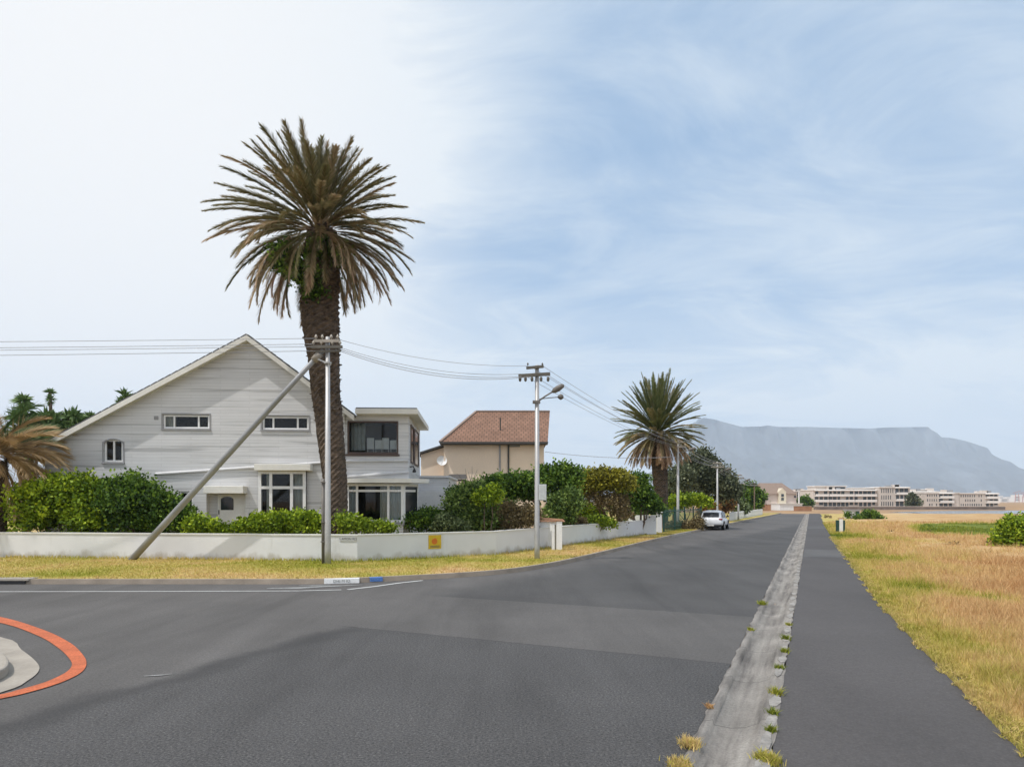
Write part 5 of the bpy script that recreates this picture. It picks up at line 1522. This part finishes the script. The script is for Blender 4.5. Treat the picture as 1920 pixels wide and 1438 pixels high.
# ------------------------------------------------------------------ field marker and box
mk = G(1577,1000)
mt = thing('utility_marker', 'white panel between two green posts by the pavement', 'marker post', mk)
s = MB(); s.box(mk.x-.14, mk.x+.12, mk.y-.06, mk.y+.0, .05, 1.05); s.build('white_panel', m_white, mt, bevel=.01)
for dx0, dx1 in ((-.34,-.16),(.14,.28)):
    s = MB(); s.box(mk.x+dx0, mk.x+dx1, mk.y-.04, mk.y+.12, .05, .98); s.build('post', m_grnd, mt)
s = MB(); s.box(mk.x-.2, mk.x+.2, mk.y-.02, mk.y+.1, 1.053, 1.13); s.build('cap', m_brick, mt)
p = G(1600,972)
eb = thing('cable_cabinet', 'pale green-grey low cabinet in the far dry field', 'cabinet', p)
s = MB(); s.box(p.x-.9, p.x+.9, p.y, p.y+.7, .02, 1.1); s.build('body', m_curtw, eb)
s = MB(); s.box(p.x-1.0, p.x+1.0, p.y-.1, p.y+.8, 1.103, 1.2); s.build('lid', m_greyfr, eb)
s = MB(); s.box(p.x+.3, p.x+.8, p.y-.04, p.y-.002, .1, 1.0); s.build('door', m_grnd, eb)

# ------------------------------------------------------------------ far house at the street end
DF = 188.
fx = lambda px: (px-960)/F*DF
fzf = lambda py: HC+(HY-py)/F*DF
fh = thing('far_house', 'pink-beige house with brown roof and white garage at the street end', 'house', (fx(1462), DF, 0))
s = MB(); s.box(fx(1432), fx(1493), DF, DF+9, -.05, fzf(926)); s.build('wall', M('pinkish_plaster',(.60,.50,.45),.8,.05,.3,0), fh)
s = MB()
ez, rz_ = fzf(926), fzf(907)+.35
s.add([(fx(1428),DF-.6,ez),(fx(1495),DF-.6,ez),(fx(1478),DF+4.5,rz_),(fx(1434),DF+4.5,rz_),(fx(1428),DF+9.5,ez),(fx(1495),DF+9.5,ez)], [(0,1,2,3),(3,2,5,4),(0,3,4),(1,5,2),(0,4,5,1)])
s.build('roof', m_tileb, fh)
dm_ = MB(); xd = fx(1465); dm_.add([(xd-1.0,DF-.8,fzf(944)),(xd+1.0,DF-.8,fzf(944)),(xd+1.0,DF-.8,fzf(922)),(xd,DF-.8,fzf(915)),(xd-1.0,DF-.8,fzf(922)),
      (xd-1.0,DF+3,fzf(944)),(xd+1.0,DF+3,fzf(944)),(xd+1.0,DF+3,fzf(922)),(xd,DF+3,fzf(915)),(xd-1.0,DF+3,fzf(922))], [(0,1,2,3,4),(0,4,9,5),(1,6,7,2),(2,7,8,3),(3,8,9,4)])
g_ = dm_.build('gable_bay', M('cream_plaster',(.66,.58,.45),.8,.05,.3,0), fh)
for z0, z1 in ((926,931),(933,938)):
    s = MB(); s.box(xd-.35, xd+.35, DF-.88, DF-.803, fzf(z1), fzf(z0)); s.build('window', m_aptw, fh)
s = MB(); s.box(fx(1489), fx(1493)-.1, DF-.08, DF-.002, fzf(933), fzf(929)); s.build('window', m_aptw, fh)
s = MB(); s.box(fx(1446), fx(1487), DF-6, DF-.01, -.05, fzf(944.5)); s.build('garage_block', m_white, fh)
s = MB(); s.box(fx(1445), fx(1488), DF-6.3, DF-.02, fzf(944.5)+.003, fzf(943.5)); s.build('garage_roof', m_cream, fh)
bwf = thing('brick_wall', 'low brown brick wall left of the white garage at the street end', 'wall', (fx(1434), 178, 0))
s = MB(); s.box((1424-960)/F*178, (1445-960)/F*178, 178, 178.3, -.05, HC+(HY-946)/F*178); s.build('wall_body', m_brick, bwf)
s = MB(); s.box((1423.5-960)/F*178, (1445.5-960)/F*178, 177.95, 178.35, HC+(HY-946)/F*178+.003, HC+(HY-945.3)/F*178); s.build('coping', m_conc, bwf)
bwf = thing('brick_wall', 'low reddish brick wall right of the white garage at the street end', 'wall', (fx(1505), 170, 0))
s = MB(); s.box((1489-960)/F*170, (1522-960)/F*170, 170, 170.3, -.05, HC+(HY-949)/F*170); s.build('wall_body', m_brick, bwf)
s = MB(); s.box((1488.5-960)/F*170, (1522.5-960)/F*170, 169.95, 170.35, HC+(HY-949)/F*170+.003, HC+(HY-948.4)/F*170); s.build('coping', m_conc, bwf)
wh = thing('white_house', 'small white gabled house front showing above the far left trees', 'house', ((1402-960)/F*135, 135, 0))
x0, x1, zc, zt = (1390-960)/F*135, (1412-960)/F*135, 0, HC+(HY-920)/F*135; xm = (x0+x1)/2; zr = HC+(HY-908)/F*135
s = MB(); s.add([(x0,135,0),(x1,135,0),(x1,135,zt),(xm,135,zr),(x0,135,zt),(x0,142,0),(x1,142,0),(x1,142,zt),(xm,142,zr),(x0,142,zt)], [(0,1,2,3,4),(9,8,7,6,5),(0,4,9,5),(1,6,7,2)]); s.build('wall', m_cream, wh)
s = MB()
for xa, za, xb_, zb2 in ((x0-.3,zt-.2,xm,zr+.1),(xm,zr+.1,x1+.3,zt-.2)):
    s.add([(xa,134.7,za),(xb_,134.7,zb2),(xb_,142.3,zb2),(xa,142.3,za),(xa,134.7,za+.15),(xb_,134.7,zb2+.15),(xb_,142.3,zb2+.15),(xa,142.3,za+.15)], [(0,3,2,1),(4,5,6,7),(0,1,5,4),(2,3,7,6),(0,4,7,3),(1,2,6,5)])
s.build('roof', m_tileb, wh)

# ------------------------------------------------------------------ apartment blocks
apr = random.Random(12)
def apt(label, px0, px1, ytop, D, spec, group='apartment blocks across the field', floors=3, ybase=950.5, roofbits=()):
    X = lambda p: (p-960)/F*D
    Z = lambda q: HC+(HY-q)/F*D
    zb_ = -.1; zt = Z(ytop)
    root = thing('apartment_building', label, 'apartment building', (X((px0+px1)/2), D, 0), 0, group)
    s = MB(); s.box(X(px0), X(px1), D, D+14, zb_, zt); s.build('wall', m_apt, root)
    s = MB(); s.box(X(px0)-.2, X(px1)+.2, D-.3, D+14.2, zt+.004, zt+.35); s.build('roof', m_apt2, root)
    H = (zt-Z(ybase))/floors
    for (a, b, kind) in spec:
        if kind == 'glazed':          # balcony bands with wide glazing
            for fl in range(floors):
                z0 = Z(ybase)+fl*H
                s = MB(); s.box(X(a), X(b), D-1.3, D-.01, z0+H-.28, z0+H-.004); s.build('balcony_slab', m_apt2, root)
                s = MB(); s.box(X(a), X(b), D-1.3, D-1.2, z0-.0+.02, z0+.75 if fl else z0+.3); s.build('balustrade', m_apt2, root)
                n_ = max(1, int((b-a)/7)); w = (b-a)/n_
                for k in range(n_):
                    if apr.random() < .18: continue
                    s = MB(); s.box(X(a+k*w+.4+apr.random()*1.6), X(a+(k+1)*w-.4-apr.random()*1.2), D-.10, D-.012, z0+(.3 if apr.random() < .7 else .9), z0+H-.4); s.build('window', m_aptw, root)
        elif kind == 'slots':
            n_ = max(1, int((b-a)/4)); w = (b-a)/n_
            for k in range(n_):
                for fl in range(floors):
                    z0 = Z(ybase)+fl*H
                    if apr.random() < .22: continue
                    s = MB(); s.box(X(a+k*w+.9+apr.random()*.8), X(a+(k+1)*w-1.4), D-.06, D-.012, z0+.5, z0+H-.5); s.build('window', m_aptw, root)
    for q in range(3):
        xc = X(px0)+(X(px1)-X(px0))*(.15+.7*apr.random()); s = MB(); s.box(xc-.6-apr.random(), xc+.6+apr.random(), D+1, D+3, zt+.355, zt+.8+apr.random()*.9); s.build('roof_unit', m_apt if q else m_greyfr, root)
    for (a, b, y) in roofbits:
        s = MB(); s.box(X(a), X(b), D+2, D+11, zt+.36, Z(y)); s.build('penthouse', m_apt, root)
        s = MB(); s.box(X(a)-.4, X(b)+.4, D+1.4, D+11.3, Z(y)+.004, Z(y)+.3); s.build('penthouse_roof', m_apt2, root)
        s = MB(); s.box(X(a)+.6*(X(b)-X(a)), X(b)-.4, D+1.9, D+1.99, zt+.7, Z(y)-.3); s.build('penthouse_window', m_aptw, root)
    return root
apt('small pale block behind the white lamp post, left of the widest apartment block', 1491, 1522, 921, 320, [(1493,1520,'slots')], floors=2)
apt('widest apartment block with long white balconies and curved penthouse', 1525, 1648, 919, 300, [(1527,1552,'glazed'),(1553,1600,'glazed'),(1601,1642,'glazed')], roofbits=((1534,1590,911.5),(1600,1644,915)))
apt('tall beige apartment block with slot windows and dark right balconies', 1649, 1706, 914, 298, [(1651,1676,'slots'),(1678,1703,'glazed')])
apt('recessed apartment block mostly hidden by the dark tree', 1707, 1757, 922, 312, [(1732,1752,'slots')], roofbits=((1722,1748,918),))
apt('beige apartment block with grey-glazed centre, fourth from the left', 1735, 1798, 924.5, 300, [(1737,1758,'slots'),(1760,1786,'glazed')])
apt('apartment block with white framed balconies at its right end', 1799, 1872, 925.5, 300, [(1800,1842,'slots'),(1847,1871,'glazed')])
# white lamp post by the far houses
wp = Vector(((1498-960)/F*200, 200, 0))
lpst = thing('lamp_post', 'white lamp post in front of the small pale block', 'lamp post', wp)
s = MB(); s.tube([wp, wp+Vector((0,0,W(0,920,200).z))], [.25,.2], 8); s.build('pole', m_white, lpst)
s = MB(); s.box(wp.x-.5, wp.x+.3, wp.y-.2, wp.y+.2, W(0,920,200).z, W(0,920,200).z+.25); s.build('lamp_head', m_white, lpst)
# stone retaining wall
a = (1530-960)/F*195; b = (1885-960)/F*195
rwl = thing('retaining_wall', 'long low dark stone wall at the foot of the apartment blocks', 'wall', ((a+b)/2, 195, 0))
s = MB(); s.box(a, b, 195, 196.5, -.1, HC+(HY-950)/F*195); s.build('wall_body', m_rwall, rwl)
s = MB(); s.box(a-.2, b+.2, 194.8, 196.7, HC+(HY-950)/F*195+.003, HC+(HY-949.2)/F*195); s.build('coping', m_apt, rwl)
# hazy skyline and harbour cranes
rnd = random.Random(8)
for i in range(12):
    D = 2600+rnd.uniform(-200,500); px = 1876+i*8+rnd.uniform(-2,2); x = (px-960)/F*D; w = rnd.uniform(6,12); h = HC+rnd.uniform(4,13)*D/F
    t_ = thing('city_building', 'hazy pale building on the far harbour skyline', 'building', (x, D, 0), 0, 'buildings on the far harbour skyline')
    s = MB(); s.box(x-w, x+w, D, D+20, -.05, h); s.build('wall', m_apt2, t_)
    s = MB()
    for k in range(3): s.box(x-w*.8, x+w*.8, D-.3, D-.1, h*(.25+.22*k), h*(.33+.22*k))
    s.build('window_band', m_aptw, t_)
m_crane = M('crane_red', (.5,.2,.16))
for px in (1907, 1921):
    D = 2300.; x = (px-960)/F*D; h = 30
    t_ = thing('harbour_crane', 'faint red harbour crane at the right edge skyline', 'crane', (x, D, 0), 0, 'harbour cranes')
    s = MB()
    for q in (-7, 7): s.beam((x+q,D,0),(x+q*.6,D,h),1.4,1.4)
    s.beam((x-8,D,h*.55),(x+8,D,h*.55),1.2,1.2); s.build('frame', m_crane, t_)
    s = MB(); s.beam((x-14,D,h),(x+12,D,h+8),1.2,1.5); s.build('jib', m_crane, t_)

# ------------------------------------------------------------------ light, sky, camera
sun_to = Vector((-.60, -.40, 1.34)).normalized()
sl = bpy.data.lights.new('sun', 'SUN'); sl.energy = 3.2; sl.angle = R(.8); sl.color = (1, .965, .92)
so = bpy.data.objects.new('sun', sl); col.objects.link(so)
so.rotation_euler = sun_to.to_track_quat('Z', 'Y').to_euler()
wld = bpy.data.worlds.new('World'); scene.world = wld; wld.use_nodes = True
nt = wld.node_tree; nt.nodes.clear()
out = N(nt, 'ShaderNodeOutputWorld'); bg = N(nt, 'ShaderNodeBackground'); ST = .15
bg.inputs['Strength'].default_value = ST
sky = N(nt, 'ShaderNodeTexSky', sky_type='NISHITA'); sky.sun_disc = False
sky.sun_elevation = math.asin(sun_to.z); sky.sun_rotation = math.atan2(sun_to.x, sun_to.y) % (2*math.pi)
sky.air_density = 1.0; sky.dust_density = 1.2; sky.ozone_density = 1.2
tc = N(nt, 'ShaderNodeTexCoord'); sp = N(nt, 'ShaderNodeSeparateXYZ'); nt.links.new(tc.outputs['Generated'], sp.inputs[0])
def math_(op, a, b=None, clamp=False):
    m = N(nt, 'ShaderNodeMath', operation=op); m.use_clamp = clamp
    for s_, v in ((m.inputs[0], a), (m.inputs[1], b)):
        if v is None: continue
        if isinstance(v, bpy.types.NodeSocket): nt.links.new(v, s_)
        else: s_.default_value = v
    return m.outputs[0]
zc = math_('ADD', math_('MAXIMUM', sp.outputs['Z'], 0.0), .22)
cu = math_('DIVIDE', sp.outputs['X'], zc); cv = math_('DIVIDE', sp.outputs['Y'], zc)
cb_ = N(nt, 'ShaderNodeCombineXYZ'); nt.links.new(cu, cb_.inputs[0]); nt.links.new(cv, cb_.inputs[1])
def cn(scale, st, rot, det=6, dist=.4, rough=.55, loc=(0,0,0)):
    mp = N(nt, 'ShaderNodeMapping'); mp.inputs['Scale'].default_value = st; mp.inputs['Rotation'].default_value = (0,0,rot); mp.inputs['Location'].default_value = loc
    nt.links.new(cb_.outputs[0], mp.inputs[0]); no = N(nt, 'ShaderNodeTexNoise'); nt.links.new(mp.outputs[0], no.inputs['Vector'])
    no.inputs['Scale'].default_value = scale; no.inputs['Detail'].default_value = det; no.inputs['Distortion'].default_value = dist; no.inputs['Roughness'].default_value = rough
    return no.outputs['Fac']
def mapr(v, a, b, c, d):
    m = N(nt, 'ShaderNodeMapRange', interpolation_type='SMOOTHSTEP'); nt.links.new(v, m.inputs[0])
    for i, q in enumerate((a,b,c,d)): m.inputs[1+i].default_value = q
    return m.outputs[0]
wisps = mapr(cn(2.1, (.8,1.25,1), R(-35), 12, .9, .62, (3,1,0)), .34, .72, -.04, .38)
soft = mapr(cn(.9, (.8,1.1,1), R(-30), 5, .8, .55, (7,2,0)), .35, .65, .0, .30)
horiz = mapr(sp.outputs['Z'], 0.0, .50, .72, 0)
ldir = Vector((-.72, .8, .52)).normalized()
dt = N(nt, 'ShaderNodeVectorMath', operation='DOT_PRODUCT'); nt.links.new(tc.outputs['Generated'], dt.inputs[0]); dt.inputs[1].default_value = ldir
left = mapr(dt.outputs['Value'], .74, 1.0, 0, .95)
back = mapr(sp.outputs['Y'], -.1, .4, .45, 0)
west = mapr(sp.outputs['X'], .15, -.55, 0, .33)
tot = math_('ADD', math_('ADD', wisps, soft), math_('ADD', horiz, math_('ADD', left, math_('ADD', back, west))), clamp=False)
cf = math_('MINIMUM', tot, 1.0)
ccol = mixc(nt, left, (.80/ST,.885/ST,.955/ST), (1.0/ST,1.0/ST,1.0/ST))
sd_ = N(nt, 'ShaderNodeVectorMath', operation='DOT_PRODUCT'); nt.links.new(tc.outputs['Generated'], sd_.inputs[0]); sd_.inputs[1].default_value = Vector((-.3,-.9,.35)).normalized()
glow = mapr(sd_.outputs['Value'], -.15, .8, 0, 1)
ccol = mixc(nt, glow, ccol, (1.12/ST,1.15/ST,1.18/ST))
blue = mixc(nt, .62, sky.outputs[0], (.15/ST,.40/ST,.74/ST))
skyc = mixc(nt, cf, blue, ccol)
nt.links.new(skyc, bg.inputs['Color']); nt.links.new(bg.outputs[0], out.inputs['Surface'])

cam = bpy.data.cameras.new('camera'); cam.lens = 24; cam.sensor_width = 36; cam.clip_start = .1; cam.clip_end = 40000
cam.shift_y = (HY-719)/1920
co = bpy.data.objects.new('camera', cam); col.objects.link(co); co.location = (0,0,HC); co.rotation_euler = (R(90),0,0)
scene.camera = co
scene.render.engine = 'CYCLES'
scene.cycles.volume_bounces = 3; scene.cycles.max_bounces = 10; scene.cycles.transparent_max_bounces = 16
scene.view_settings.view_transform = 'Standard'; scene.view_settings.look = 'None'; scene.view_settings.exposure = 0; scene.view_settings.gamma = 1
scene.render.resolution_x = 1024; scene.render.resolution_y = 766
